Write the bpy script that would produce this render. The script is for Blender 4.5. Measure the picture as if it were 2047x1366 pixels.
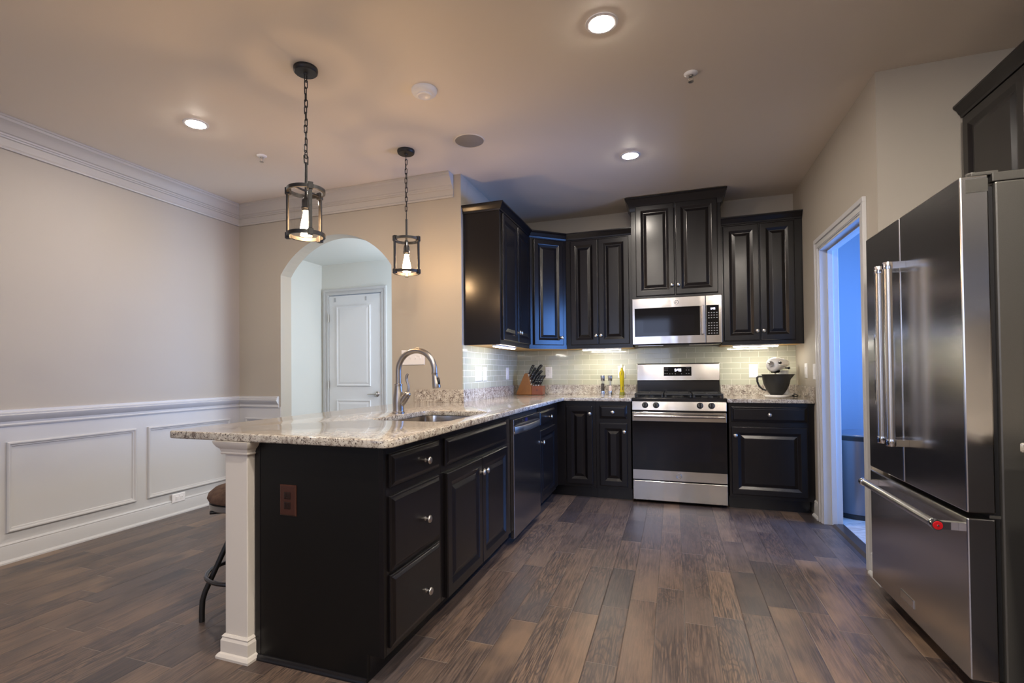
import bpy, bmesh, math, random
from mathutils import Vector, Matrix
random.seed(7)
scn = bpy.context.scene
COL = scn.collection
PI = math.pi
for o in list(bpy.data.objects):
    bpy.data.objects.remove(o)

# ------------------------------------------------------------------ camera
CAM_Z, YAW, PITCH, ROLL = 1.1529, 0.3477, 0.015, -0.0089
FPX, CX, CY = 1011.62, -44.71, 45.78
cam_d = bpy.data.cameras.new('camera')
cam = bpy.data.objects.new('camera', cam_d)
COL.objects.link(cam)
fw = Vector((-math.sin(YAW), math.cos(YAW), 0)); ri = Vector((math.cos(YAW), math.sin(YAW), 0)); up = Vector((0, 0, 1))
F = fw*math.cos(PITCH) + up*math.sin(PITCH); U0 = up*math.cos(PITCH) - fw*math.sin(PITCH)
R = ri*math.cos(ROLL) + U0*math.sin(ROLL); U = U0*math.cos(ROLL) - ri*math.sin(ROLL)
m = Matrix.Identity(4)
for i in range(3):
    m[i][0] = R[i]; m[i][1] = U[i]; m[i][2] = -F[i]
m[2][3] = CAM_Z
cam.matrix_world = m
cam_d.sensor_fit = 'HORIZONTAL'; cam_d.sensor_width = 36.0
cam_d.lens = 36.0*FPX/2047.0
cam_d.shift_x = -CX/2047.0; cam_d.shift_y = CY/2047.0
cam_d.clip_start = 0.02
scn.camera = cam

# ------------------------------------------------------------------ view, world, daylight
scn.view_settings.view_transform = 'Standard'
scn.view_settings.look = 'None'
scn.view_settings.gamma = 1.0
scn.view_settings.use_curve_mapping = False
scn.view_settings.exposure = 0.20
try:
    scn.cycles.use_denoising = True
    scn.cycles.sample_clamp_indirect = 6.0
    scn.cycles.max_bounces = 10
    scn.cycles.diffuse_bounces = 6
    scn.cycles.glossy_bounces = 5
    scn.cycles.caustics_reflective = False
    scn.cycles.caustics_refractive = False
except Exception:
    pass
W = bpy.data.worlds.new('dusk_sky'); scn.world = W
W.use_nodes = True
W.node_tree.nodes['Background'].inputs[0].default_value = (0.30, 0.42, 0.75, 1)
W.node_tree.nodes['Background'].inputs[1].default_value = 0.6

def area(name, loc, aim, sx, sy, power, col, spread=PI):
    l = bpy.data.lights.new(name, 'AREA'); l.shape = 'RECTANGLE'; l.size = sx; l.size_y = sy
    l.energy = power; l.color = col; l.spread = spread
    o = bpy.data.objects.new(name, l); COL.objects.link(o); o.location = loc
    o.rotation_euler = (Vector(aim)-Vector(loc)).to_track_quat('-Z', 'Y').to_euler()
    return o
# daylight through the windows of the room behind the camera, the hall and the laundry room
area('daylight_wide_window', (-0.9, -3.28, 1.72), (-0.9, 2.0, 1.72), 1.7, 1.42, 30, (0.60, 0.70, 1.0))
area('daylight_dining_window', (-2.9, -3.28, 1.5), (-2.9, 2.0, 1.3), 1.1, 1.4, 9, (0.42, 0.60, 1.0))
area('daylight_laundry_window', (2.76, 4.12, 1.5), (1.0, 4.12, 1.5), 1.3, 1.6, 82, (0.14, 0.36, 1.0), math.radians(110))
area('daylight_hall', (-1.78, 4.42, 1.5), (-3.9, 4.5, 1.3), 0.7, 1.6, 26, (0.74, 0.86, 1.0))

# ------------------------------------------------------------------ mesh helpers
WO = {}
def bx(bm, x0, x1, y0, y1, z0, z1):
    if x0 > x1: x0, x1 = x1, x0
    if y0 > y1: y0, y1 = y1, y0
    if z0 > z1: z0, z1 = z1, z0
    v = [bm.verts.new(p) for p in ((x0,y0,z0),(x1,y0,z0),(x1,y1,z0),(x0,y1,z0),(x0,y0,z1),(x1,y0,z1),(x1,y1,z1),(x0,y1,z1))]
    for f in ((0,3,2,1),(4,5,6,7),(0,1,5,4),(1,2,6,5),(2,3,7,6),(3,0,4,7)):
        bm.faces.new([v[i] for i in f])
    return bm
def box(*a):
    bm = bmesh.new()
    return bx(bm, *a)
def prism(bm, pts, axis, a, b):
    def P(p, t):
        return {'x': (t, p[0], p[1]), 'y': (p[0], t, p[1]), 'z': (p[0], p[1], t)}[axis]
    A = [bm.verts.new(P(p, a)) for p in pts]; B = [bm.verts.new(P(p, b)) for p in pts]
    n = len(pts)
    bm.faces.new(A); bm.faces.new(B[::-1])
    for i in range(n):
        j = (i+1) % n
        bm.faces.new((A[i], B[i], B[j], A[j]))
    return bm
def frame_of(d):
    d = Vector(d).normalized()
    a = Vector((0, 0, 1)) if abs(d.z) < 0.9 else Vector((1, 0, 0))
    e1 = d.cross(a).normalized(); e2 = d.cross(e1).normalized()
    return d, e1, e2
def lathe(bm, prof, center, axis=(0, 0, 1), seg=24, sx=1.0, sy=1.0):
    d, e1, e2 = frame_of(axis); c = Vector(center)
    rings = []
    for r, h in prof:
        if r < 1e-6:
            rings.append([bm.verts.new(c + d*h)])
        else:
            rings.append([bm.verts.new(c + d*h + e1*(r*sx*math.cos(2*PI*k/seg)) + e2*(r*sy*math.sin(2*PI*k/seg))) for k in range(seg)])
    for A, B in zip(rings, rings[1:]):
        if len(A) == 1 and len(B) == 1: continue
        for k in range(seg):
            k2 = (k+1) % seg
            if len(A) == 1: bm.faces.new((A[0], B[k], B[k2]))
            elif len(B) == 1: bm.faces.new((A[k], B[0], A[k2]))
            else: bm.faces.new((A[k], B[k], B[k2], A[k2]))
    if prof[0] != prof[-1]:
        for Q in (rings[0], rings[-1]):
            if len(Q) > 2: bm.faces.new(Q)
    return bm
def tube(bm, pts, r, seg=10, closed=False):
    pts = [Vector(p) for p in pts]; n = len(pts)
    rad = r if isinstance(r, (list, tuple)) else [r]*n
    def tan(i):
        if closed: return (pts[(i+1) % n] - pts[i-1]).normalized()
        a = pts[max(i-1, 0)]; b = pts[min(i+1, n-1)]
        return (b-a).normalized()
    t0 = tan(0); _, e1, e2 = frame_of(t0); rings = []; prev = t0
    for i in range(n):
        t = tan(i); q = prev.rotation_difference(t); e1 = q @ e1; prev = t
        e1 = (e1 - t*e1.dot(t)).normalized(); e2 = t.cross(e1)
        rings.append([bm.verts.new(pts[i] + e1*(rad[i]*math.cos(2*PI*k/seg)) + e2*(rad[i]*math.sin(2*PI*k/seg))) for k in range(seg)])
    rng = range(n) if closed else range(n-1)
    for i in rng:
        A, B = rings[i], rings[(i+1) % n]
        for k in range(seg):
            bm.faces.new((A[k], A[(k+1) % seg], B[(k+1) % seg], B[k]))
    if not closed:
        bm.faces.new(rings[0][::-1]); bm.faces.new(rings[-1])
    return bm
def sweep(bm, prof, path, side=1, closed=False):
    """profile (out, z) swept along an xy path with mitred corners; out goes to the left of travel * side"""
    n = len(path); P2 = [Vector((p[0], p[1])) for p in path]
    def nrm(i, j):
        d = (P2[j]-P2[i]).normalized(); return Vector((-d.y, d.x))*side
    rings = []
    for i in range(n):
        if closed: a = nrm(i-1, i); b = nrm(i, (i+1) % n)
        else:
            a = nrm(i-1, i) if i > 0 else nrm(0, 1)
            b = nrm(i, i+1) if i < n-1 else a
        mi = (a+b); mi = mi/ max(mi.dot(a), 1e-6)
        rings.append([bm.verts.new((P2[i].x+mi.x*o, P2[i].y+mi.y*o, z)) for o, z in prof])
    for i in (range(n) if closed else range(n-1)):
        A, B = rings[i], rings[(i+1) % n]
        for k in range(len(prof)-1):
            bm.faces.new((A[k], A[k+1], B[k+1], B[k]))
        bm.faces.new((A[-1], A[0], B[0], B[-1]))
    if not closed:
        bm.faces.new(rings[0][::-1]); bm.faces.new(rings[-1])
    return bm
def rings_panel(bm, O, Ud, N, w, h, rings, fill=True, Vd=(0, 0, 1), back=True):
    """rectangular panel made of nested rectangles, each (inset, height above the plane)"""
    O, Ud, N, Vd = Vector(O), Vector(Ud), Vector(N), Vector(Vd); R_ = []
    for ins, t in rings:
        R_.append([bm.verts.new(O + Ud*u + Vd*v + N*t) for u, v in ((ins, ins), (w-ins, ins), (w-ins, h-ins), (ins, h-ins))])
    for A, B in zip(R_, R_[1:]):
        for k in range(4):
            bm.faces.new((A[k], A[(k+1) % 4], B[(k+1) % 4], B[k]))
    if fill: bm.faces.new(R_[-1])
    if back and fill: bm.faces.new(R_[0][::-1])
    return bm
def obj(name, bm, mat, parent=None, bevel=0.0, smooth=None, origin=None, label=None, seg=2):
    bmesh.ops.recalc_face_normals(bm, faces=bm.faces)
    base = WO[parent] if parent else Vector(origin) if origin else Vector((0, 0, 0))
    if base.length > 0: bmesh.ops.translate(bm, vec=-base, verts=bm.verts)
    me = bpy.data.meshes.new(name); bm.to_mesh(me); bm.free()
    me.materials.append(mat)
    if smooth is not None:
        me.polygons.foreach_set('use_smooth', [True]*len(me.polygons))
        me.set_sharp_from_angle(angle=math.radians(smooth))
    o = bpy.data.objects.new(name, me); COL.objects.link(o)
    if parent: o.parent = parent
    else: o.location = base
    WO[o] = base.copy()
    if bevel > 0:
        b = o.modifiers.new('bevel', 'BEVEL'); b.width = bevel; b.segments = seg; b.limit_method = 'ANGLE'; b.angle_limit = math.radians(35)
    if label: o['label'] = label
    return o
def tag(o, label, cat, group=None):
    o['label'] = label; o['category'] = cat
    if group: o['group'] = group
    return o
def thing(name, label, cat, loc=(0, 0, 0), group=None):
    o = bpy.data.objects.new(name, None); COL.objects.link(o); o.location = loc
    o.empty_display_size = 0.05
    WO[o] = Vector(loc)
    return tag(o, label, cat, group)
def struct(name, bm, mat, parent=None, **k):
    o = obj(name, bm, mat, parent, **k)
    if not parent: o['kind'] = 'structure'
    return o
def dup(root, loc, label, group=None, rotz=0.0):
    r = root.copy(); COL.objects.link(r); r.location = loc; r['label'] = label
    r.rotation_euler = (0, 0, rotz)
    if group: r['group'] = group
    for ch in list(root.children):
        c = ch.copy(); COL.objects.link(c); c.parent = r
        for g in ch.children:
            d = g.copy(); COL.objects.link(d); d.parent = c
    return r

# ------------------------------------------------------------------ materials
def mat(name, col, rough=0.5, metal=0.0, **k):
    M = bpy.data.materials.new(name); M.use_nodes = True
    b = M.node_tree.nodes['Principled BSDF']
    b.inputs['Base Color'].default_value = (*col, 1); b.inputs['Roughness'].default_value = rough
    b.inputs['Metallic'].default_value = metal
    for n, v in k.items():
        b.inputs[n.replace('_', ' ')].default_value = v
    return M
class NT:
    def __init__(s, M):
        s.t = M.node_tree; s.b = s.t.nodes['Principled BSDF']
    def n(s, typ, **k):
        x = s.t.nodes.new(typ)
        for a, v in k.items(): setattr(x, a, v)
        return x
    def l(s, a, b): s.t.links.new(a, b)
    def math(s, op, a, b=None, c=None):
        x = s.t.nodes.new('ShaderNodeMath'); x.operation = op
        for i, v in enumerate((a, b, c)):
            if v is None: continue
            if isinstance(v, (int, float)): x.inputs[i].default_value = v
            else: s.l(v, x.inputs[i])
        return x.outputs[0]
    def ramp(s, fac, stops, interp='LINEAR'):
        x = s.t.nodes.new('ShaderNodeValToRGB'); x.color_ramp.interpolation = interp
        e = x.color_ramp.elements
        while len(e) < len(stops): e.new(0.5)
        for el, (p, c) in zip(e, stops): el.position = p; el.color = (*c, 1)
        s.l(fac, x.inputs[0]); return x.outputs[0]
    def mix(s, fac, a, b, mode='MIX'):
        x = s.t.nodes.new('ShaderNodeMix'); x.data_type = 'RGBA'; x.blend_type = mode
        for i, v in ((0, fac), (6, a), (7, b)):
            if isinstance(v, (int, float)): x.inputs[i].default_value = v
            elif isinstance(v, tuple): x.inputs[i].default_value = (*v, 1)
            else: s.l(v, x.inputs[i])
        return x.outputs[2]
    def noise(s, vec, scale, detail=3, rough=0.5, dist=0.0):
        x = s.t.nodes.new('ShaderNodeTexNoise'); x.inputs['Scale'].default_value = scale
        x.inputs['Detail'].default_value = detail; x.inputs['Roughness'].default_value = rough
        x.inputs['Distortion'].default_value = dist
        s.l(vec, x.inputs['Vector']); return x.outputs[0]
    def comb(s, x=0.0, y=0.0, z=0.0):
        c = s.t.nodes.new('ShaderNodeCombineXYZ')
        for i, v in enumerate((x, y, z)):
            if isinstance(v, (int, float)): c.inputs[i].default_value = v
            else: s.l(v, c.inputs[i])
        return c.outputs[0]
    def coords(s):
        tc = s.t.nodes.new('ShaderNodeTexCoord'); sp = s.t.nodes.new('ShaderNodeSeparateXYZ')
        s.l(tc.outputs['Object'], sp.inputs[0]); return tc.outputs['Object'], sp.outputs
    def bump(s, h, strength=0.2, dist=0.01):
        x = s.t.nodes.new('ShaderNodeBump'); x.inputs['Strength'].default_value = strength; x.inputs['Distance'].default_value = dist
        s.l(h, x.inputs['Height']); s.l(x.outputs[0], s.b.inputs['Normal'])

def paint(name, col, rough=0.6, amt=0.05):
    M = mat(name, col, rough); T = NT(M); v, _ = T.coords()
    n = T.noise(v, 180, 2)
    T.bump(n, amt, 0.002); return M
WALL = paint('wall_paint', (0.425, 0.384, 0.325))
CEIL = paint('ceiling_paint', (0.80, 0.725, 0.63))
HALLP = paint('hall_paint', (0.70, 0.71, 0.68))
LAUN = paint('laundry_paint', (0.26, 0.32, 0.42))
TRIM = paint('white_trim', (0.56, 0.56, 0.565), 0.35, 0.01)
CROWN = paint('crown_paint', (0.50, 0.475, 0.445), 0.4, 0.01)
DOORW = paint('white_door', (0.72, 0.73, 0.75), 0.4, 0.02)
CAPW = mat('cream_post', (0.70, 0.655, 0.60), 0.35)
def espresso():
    M = mat('espresso_wood', (0.010, 0.0085, 0.0095), 0.30); T = NT(M); v, s = T.coords()
    q = T.comb(T.math('MULTIPLY', s[0], 60), T.math('MULTIPLY', s[1], 60), T.math('MULTIPLY', s[2], 5))
    n = T.noise(q, 1.0, 4, 0.6)
    T.l(T.mix(n, (0.0035, 0.003, 0.0036), (0.0075, 0.0062, 0.0072)), T.b.inputs['Base Color'])
    T.b.inputs['Coat Weight'].default_value = 0.34; T.b.inputs['Coat Roughness'].default_value = 0.20; T.b.inputs['Specular IOR Level'].default_value = 0.24
    T.bump(n, 0.03, 0.001); return M
ESP = espresso()
ESPD = mat('espresso_side_panel', (0.0055, 0.0051, 0.0050), 0.34, Specular_IOR_Level=0.30)
TOE = mat('black_toe_kick', (0.006, 0.006, 0.008), 0.25)
MAPLE = mat('maple_underside', (0.55, 0.34, 0.12), 0.5)
def brushed(name, col, rough, axis=0, amt=0.08, wave=0.0):
    M = mat(name, col, rough, 1.0); T = NT(M); v, s = T.coords()
    k = [420, 420, 420]; k[axis] = 4
    q = T.comb(*[T.math('MULTIPLY', s[i], k[i]) for i in range(3)])
    n = T.noise(q, 1.0, 2)
    T.l(T.math('MULTIPLY_ADD', n, amt, rough-amt/2), T.b.inputs['Roughness'])
    if wave:
        k = [9.0, 9.0, 9.0]; k[2] = 3.0
        T.bump(T.noise(T.comb(*[T.math('MULTIPLY', s[i], k[i]) for i in range(3)]), 1.0, 1), wave, 0.02)
    return M
STEEL = brushed('brushed_steel', (0.50, 0.475, 0.455), 0.16, 0, 0.08, 0.10)
FRIDGE = brushed('dark_steel', (0.55, 0.53, 0.515), 0.20, 1)
DWM = brushed('dishwasher_steel', (0.40, 0.40, 0.43), 0.20, 1)
HANDLE = mat('satin_nickel', (0.63, 0.60, 0.56), 0.28, 1.0)
FAUC = mat('brushed_nickel', (0.38, 0.35, 0.325), 0.33, 1.0)
CHROME = mat('chrome', (0.75, 0.75, 0.76), 0.08, 1.0)
BLACKM = mat('black_iron', (0.012, 0.011, 0.011), 0.45)
CASTI = mat('cast_iron', (0.016, 0.017, 0.018), 0.5)
BGLASS = mat('black_glass', (0.005, 0.005, 0.007), 0.05, 0.0, Specular_IOR_Level=0.35)
BENAM = mat('black_enamel', (0.009, 0.009, 0.011), 0.14)
BRUB = mat('black_plastic', (0.012, 0.012, 0.013), 0.35)
WPL = mat('white_plastic', (0.80, 0.79, 0.80), 0.35)
GREYP = mat('grey_slot', (0.12, 0.12, 0.12), 0.5)
BROWNP = mat('brown_plastic', (0.055, 0.020, 0.014), 0.22)
SPKM = mat('speaker_mesh', (0.30, 0.27, 0.24), 0.8)
BROWN2 = mat('dark_brown_plastic', (0.020, 0.009, 0.007), 0.15)
def fside():
    M = mat('fridge_side', (0.095, 0.090, 0.082), 0.32, 0.5); T = NT(M); v, s = T.coords()
    n = T.noise(v, 420, 3); T.bump(n, 0.25, 0.002); return M
FSIDE = fside()
def suede():
    M = mat('brown_suede', (0.13, 0.07, 0.045), 0.9); T = NT(M); v, s = T.coords()
    n = T.noise(v, 30, 5, 0.65)
    T.l(T.ramp(n, [(0.3, (0.085, 0.045, 0.03)), (0.7, (0.19, 0.11, 0.07))]), T.b.inputs['Base Color']); return M
SUEDE = suede()
def wood(name, a, b, sc=18):
    M = mat(name, a, 0.3); T = NT(M); v, s = T.coords()
    q = T.comb(T.math('MULTIPLY', s[0], sc), T.math('MULTIPLY', s[1], sc*3), T.math('MULTIPLY', s[2], sc*0.5))
    n = T.noise(q, 1.5, 4, 0.6, 0.6)
    T.l(T.mix(n, a, b), T.b.inputs['Base Color']); return M
BLOCK = wood('honey_wood', (0.17, 0.060, 0.012), (0.34, 0.14, 0.032))
BLOCK2 = wood('cherry_wood', (0.17, 0.045, 0.020), (0.27, 0.085, 0.038))
def emit(name, col, s):
    M = bpy.data.materials.new(name); M.use_nodes = True; t = M.node_tree; t.nodes.clear()
    e = t.nodes.new('ShaderNodeEmission'); e.inputs[0].default_value = (*col, 1); e.inputs[1].default_value = s
    o = t.nodes.new('ShaderNodeOutputMaterial'); t.links.new(e.outputs[0], o.inputs[0]); return M
LED = emit('downlight_lens', (1.0, 0.90, 0.78), 520)
LED_ADDED = emit('added_downlight_lens', (1.0, 0.90, 0.78), 1000)  # stronger lens for the added out-of-view ceiling lights
BULB = emit('bulb_glow', (1.0, 0.62, 0.31), 165)
STRIP = emit('strip_led', (1.0, 0.95, 0.84), 66)
DIGIT = emit('clock_digits', (0.75, 0.72, 1.0), 6)
def thin_glass(name, tint=(1, 1, 1), refl=0.10):
    M = bpy.data.materials.new(name); M.use_nodes = True; t = M.node_tree; t.nodes.clear()
    a = t.nodes.new('ShaderNodeBsdfTransparent'); a.inputs[0].default_value = (*tint, 1)
    g = t.nodes.new('ShaderNodeBsdfGlossy'); g.inputs['Roughness'].default_value = 0.03
    x = t.nodes.new('ShaderNodeMixShader'); x.inputs[0].default_value = refl
    o = t.nodes.new('ShaderNodeOutputMaterial')
    t.links.new(a.outputs[0], x.inputs[1]); t.links.new(g.outputs[0], x.inputs[2]); t.links.new(x.outputs[0], o.inputs[0]); return M
CGLASS = thin_glass('clear_glass', (0.98, 0.98, 0.98), 0.025)
OIL = mat('olive_oil', (0.62, 0.50, 0.01), 0.08, 0, Transmission_Weight=0.45)
OILG = mat('green_glass', (0.33, 0.34, 0.05), 0.06, 0, Transmission_Weight=0.5)
HERB = mat('dried_chili', (0.06, 0.022, 0.01), 0.6)
CORK = mat('pale_cap', (0.62, 0.60, 0.42), 0.5)
PEPPER = mat('peppercorns', (0.035, 0.026, 0.022), 0.8)
SALT = mat('pink_salt', (0.72, 0.60, 0.56), 0.8)
RED = mat('red_medallion', (0.45, 0.01, 0.015), 0.2)
MIXW = mat('white_enamel', (0.74, 0.72, 0.68), 0.15, 0, Coat_Weight=0.6)
BOWL = mat('black_ceramic', (0.018, 0.018, 0.017), 0.42)

def granite():
    M = mat('granite', (0.6, 0.53, 0.44), 0.12); T = NT(M); v, s = T.coords()
    n1 = T.noise(v, 34, 5, 0.62, 0.4); n2 = T.noise(v, 85, 4, 0.6); n3 = T.noise(v, 150, 3, 0.6); n4 = T.noise(v, 9, 3)
    base = T.ramp(n1, [(0.36, (0.31, 0.265, 0.225)), (0.47, (0.49, 0.44, 0.375)), (0.62, (0.62, 0.585, 0.52))])
    c = T.mix(T.ramp(n2, [(0.55, (0, 0, 0)), (0.66, (1, 1, 1))]), base, (0.24, 0.20, 0.17))
    c = T.mix(T.ramp(n3, [(0.57, (0, 0, 0)), (0.62, (1, 1, 1))]), c, (0.06, 0.042, 0.040))
    vo = T.n('ShaderNodeTexVoronoi'); vo.inputs['Scale'].default_value = 48; T.l(v, vo.inputs['Vector'])
    sp = T.math('LESS_THAN', T.math('ADD', vo.outputs['Distance'], T.math('MULTIPLY', n2, 0.35)), 0.27)
    c = T.mix(sp, c, (0.055, 0.032, 0.03))
    big = T.math('GREATER_THAN', T.math('ADD', T.noise(v, 26, 4, 0.65, 1.0), T.math('MULTIPLY', n4, 0.25)), 0.745)
    c = T.mix(T.math('MULTIPLY', big, 0.8), c, (0.10, 0.07, 0.06))
    T.l(c, T.b.inputs['Base Color']); T.b.inputs['Coat Weight'].default_value = 0.3; T.b.inputs['Coat Roughness'].default_value = 0.05
    return M
GRAN = granite()

def tile(name, axis, off=0.0):
    M = mat(name, (0.5, 0.52, 0.44), 0.07); T = NT(M); v, s = T.coords()
    q = T.comb(T.math('ADD', s[axis], off), T.math('ADD', s[2], -0.0135), 0.0)
    b = T.n('ShaderNodeTexBrick', offset=0.5, offset_frequency=2)
    b.inputs['Scale'].default_value = 1.0; b.inputs['Mortar Size'].default_value = 0.0014; b.inputs['Mortar Smooth'].default_value = 0.15
    b.inputs['Brick Width'].default_value = 0.1545; b.inputs['Row Height'].default_value = 0.0512; b.inputs['Bias'].default_value = 0.0
    b.inputs['Color1'].default_value = (0.44, 0.445, 0.345, 1); b.inputs['Color2'].default_value = (0.50, 0.50, 0.40, 1)
    b.inputs['Mortar'].default_value = (0.76, 0.76, 0.67, 1)
    T.l(q, b.inputs['Vector']); T.l(b.outputs['Color'], T.b.inputs['Base Color'])
    T.l(T.math('MULTIPLY_ADD', b.outputs['Fac'], 0.5, 0.07), T.b.inputs['Roughness'])
    n = T.noise(v, 14, 2)
    T.bump(T.math('ADD', T.math('MULTIPLY', b.outputs['Fac'], -1.0), T.math('MULTIPLY', n, 0.35)), 0.35, 0.002)
    return M
TILE_B = tile('glass_tile_back', 0, 0.03)
TILE_L = tile('glass_tile_side', 1, 0.05)

def plank_floor():
    M = mat('hickory_planks', (0.1, 0.08, 0.06), 0.35); T = NT(M); v, s = T.coords()
    PW, PL = 0.127, 0.75
    xs = T.math('DIVIDE', T.math('ADD', s[0], 20.03), PW); ix = T.math('FLOOR', xs); fx = T.math('FRACT', xs)
    w1 = T.n('ShaderNodeTexWhiteNoise', noise_dimensions='1D'); T.l(ix, w1.inputs['W'])
    ys = T.math('ADD', T.math('DIVIDE', T.math('ADD', s[1], 20.0), T.math('MULTIPLY_ADD', w1.outputs[0], 0.5, PL-0.25)), T.math('MULTIPLY', w1.outputs[0], 37.7))
    iy = T.math('FLOOR', ys); fy = T.math('FRACT', ys)
    w2 = T.n('ShaderNodeTexWhiteNoise', noise_dimensions='2D'); T.l(T.comb(ix, iy), w2.inputs['Vector'])
    w3 = T.n('ShaderNodeTexWhiteNoise', noise_dimensions='3D'); T.l(T.comb(ix, iy, 5.3), w3.inputs['Vector'])
    r = w2.outputs['Value']; r2 = w3.outputs['Value']
    base = T.ramp(r, [(0.0, (0.060, 0.047, 0.046)), (0.22, (0.125, 0.086, 0.070)), (0.45, (0.175, 0.117, 0.088)), (0.62, (0.088, 0.066, 0.061)),
                      (0.80, (0.215, 0.145, 0.103)), (1.0, (0.145, 0.093, 0.072))])
    # cathedral figure and fine pores, shifted from plank to plank
    gx = T.math('ADD', T.math('MULTIPLY', s[0], 10.0), T.math('MULTIPLY', r, 91.0))
    gy = T.math('ADD', T.math('MULTIPLY', s[1], 1.9), T.math('MULTIPLY', r2, 57.0))
    warp = T.noise(T.comb(gx, gy, 0.0), 0.8, 3, 0.55, 0.8)
    fig = T.math('ABSOLUTE', T.math('SUBTRACT', T.math('FRACT', T.math('MULTIPLY', warp, 13.0)), 0.5))
    figm = T.math('MULTIPLY', T.ramp(fig, [(0.0, (1, 1, 1)), (0.26, (0, 0, 0))]), T.ramp(r2, [(0.25, (0.2, 0.2, 0.2)), (0.7, (1, 1, 1))]))
    pore = T.noise(T.comb(T.math('MULTIPLY', s[0], 190.0), T.math('MULTIPLY', s[1], 7.0), r), 1.0, 4, 0.65)
    blot = T.noise(T.comb(T.math('MULTIPLY', gx, 0.30), T.math('MULTIPLY', gy, 0.8), 3.0), 1.0, 3, 0.6)
    c = T.mix(T.math('MULTIPLY', figm, 0.8), base, (0.045, 0.040, 0.046))
    c = T.mix(T.ramp(pore, [(0.40, (0.9, 0.9, 0.9)), (0.60, (0, 0, 0))]), c, (0.040, 0.032, 0.031))
    c = T.mix(T.ramp(blot, [(0.44, (0, 0, 0)), (0.62, (0.6, 0.6, 0.6))]), c, T.mix(r2, (0.29, 0.19, 0.120), (0.060, 0.056, 0.066)))
    ex = T.math('MULTIPLY', T.math('MINIMUM', fx, T.math('SUBTRACT', 1.0, fx)), PW)
    ey = T.math('MULTIPLY', T.math('MINIMUM', fy, T.math('SUBTRACT', 1.0, fy)), PL)
    e = T.math('MINIMUM', ex, ey)
    seam = T.math('LESS_THAN', e, 0.0013)
    c = T.mix(T.math('MULTIPLY', seam, 0.65), c, (0.030, 0.024, 0.020))
    c = T.mix(T.math('MULTIPLY', T.math('LESS_THAN', ey, 0.0016), 0.6), c, (0.24, 0.19, 0.155))
    T.l(c, T.b.inputs['Base Color'])
    scr = T.noise(T.comb(T.math('MULTIPLY', s[0], 26.0), T.math('MULTIPLY', s[1], 3.0), r), 1.0, 2)
    hgt = T.math('ADD', T.math('MULTIPLY', pore, 0.12), T.math('MULTIPLY', scr, 0.9))
    hgt = T.math('ADD', hgt, T.math('MULTIPLY', T.math('MINIMUM', T.math('DIVIDE', e, 0.004), 1.0), 0.7))
    T.bump(hgt, 0.28, 0.004)
    T.l(T.math('MULTIPLY_ADD', pore, 0.18, 0.27), T.b.inputs['Roughness'])
    return M
FLOOR = plank_floor()
def marble():
    M = mat('marble_tile', (0.6, 0.6, 0.6), 0.25); T = NT(M); v, s = T.coords()
    n = T.noise(T.comb(s[0], T.math('MULTIPLY', s[1], 3.0), 0.0), 4.0, 6, 0.6, 1.2)
    T.l(T.ramp(n, [(0.38, (0.45, 0.43, 0.42)), (0.5, (0.68, 0.66, 0.64)), (0.62, (0.52, 0.49, 0.47))]), T.b.inputs['Base Color']); return M
MARB = marble()

# ------------------------------------------------------------------ room shell
XD, YD, XL, YB, XR, YW, XF2, H, YR = -3.884, 3.722, -1.583, 5.233, 1.041, 3.245, 1.745, 2.747, -3.2
ZT, ZB = 0.9135, 0.8815
struct('floor', box(XD-0.2, XR+0.09, YR-0.1, YB+0.1, -0.06, 0.0), FLOOR)
struct('floor_alcove', box(XR+0.091, XF2+0.1, YR-0.1, YW, -0.06, 0.0), FLOOR)
struct('floor_laundry', box(XR+0.091, 2.85, YW+0.001, 5.4, -0.06, 0.0), MARB)
struct('ceiling', box(XD-0.1, 2.85, YR-0.1, 5.4, H, H+0.08), CEIL)
struct('wall_left', box(XD-0.1, XD, YR-0.1, YD+0.2, 0, H), WALL)
def arch_wall():
    bm = bmesh.new(); y0, y1 = YD, YD+0.136
    x0, x1, xa, xb, zs, rise = XD, XL, -3.392, -2.222, 2.062, 0.318
    hw = (xb-xa)/2; R_ = (hw*hw+rise*rise)/(2*rise); cx = (xa+xb)/2; cz = zs+rise-R_
    n = 28; a0 = math.asin(hw/R_)
    pts = [(cx+R_*math.sin(-a0+2*a0*i/n), cz+R_*math.cos(-a0+2*a0*i/n)) for i in range(n+1)]
    cache = {}
    def V(x, y, z):
        k = (round(x, 5), y, round(z, 5))
        if k not in cache: cache[k] = bm.verts.new((x, y, z))
        return cache[k]
    for y in (y0, y1):
        bm.faces.new([V(x0, y, 0), V(xa, y, 0), V(xa, y, pts[0][1]), V(xa, y, H), V(x0, y, H)])
        bm.faces.new([V(xb, y, 0), V(x1, y, 0), V(x1, y, H), V(xb, y, H), V(xb, y, pts[-1][1])])
        for p, q in zip(pts, pts[1:]):
            bm.faces.new([V(p[0], y, p[1]), V(q[0], y, q[1]), V(q[0], y, H), V(p[0], y, H)])
    for p, q in zip([(xa, 0)]+pts, pts+[(xb, 0)]):
        bm.faces.new([V(p[0], y0, p[1]), V(q[0], y0, q[1]), V(q[0], y1, q[1]), V(p[0], y1, p[1])])
    bm.faces.new([V(x1, y0, 0), V(x1, y1, 0), V(x1, y1, H), V(x1, y0, H)])
    return bm
struct('wall_arch', arch_wall(), WALL)
struct('wall_kitchen_left', box(XL-0.12, XL, YD+0.137, YB+0.1, 0, H), WALL)
struct('wall_back', box(XL-0.12, XR+0.12, YB, YB+0.1, 0, H), WALL)
DY0, DY1, DZ = 3.488, 4.402, 2.056
bm = bmesh.new(); bx(bm, XR, XR+0.115, DY1+0.001, YB, 0, H); bx(bm, XR, XR+0.115, YW, DY0-0.001, 0, H); bx(bm, XR, XR+0.115, DY0-0.001, DY1+0.001, DZ, H)
struct('wall_right', bm, WALL)
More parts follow.
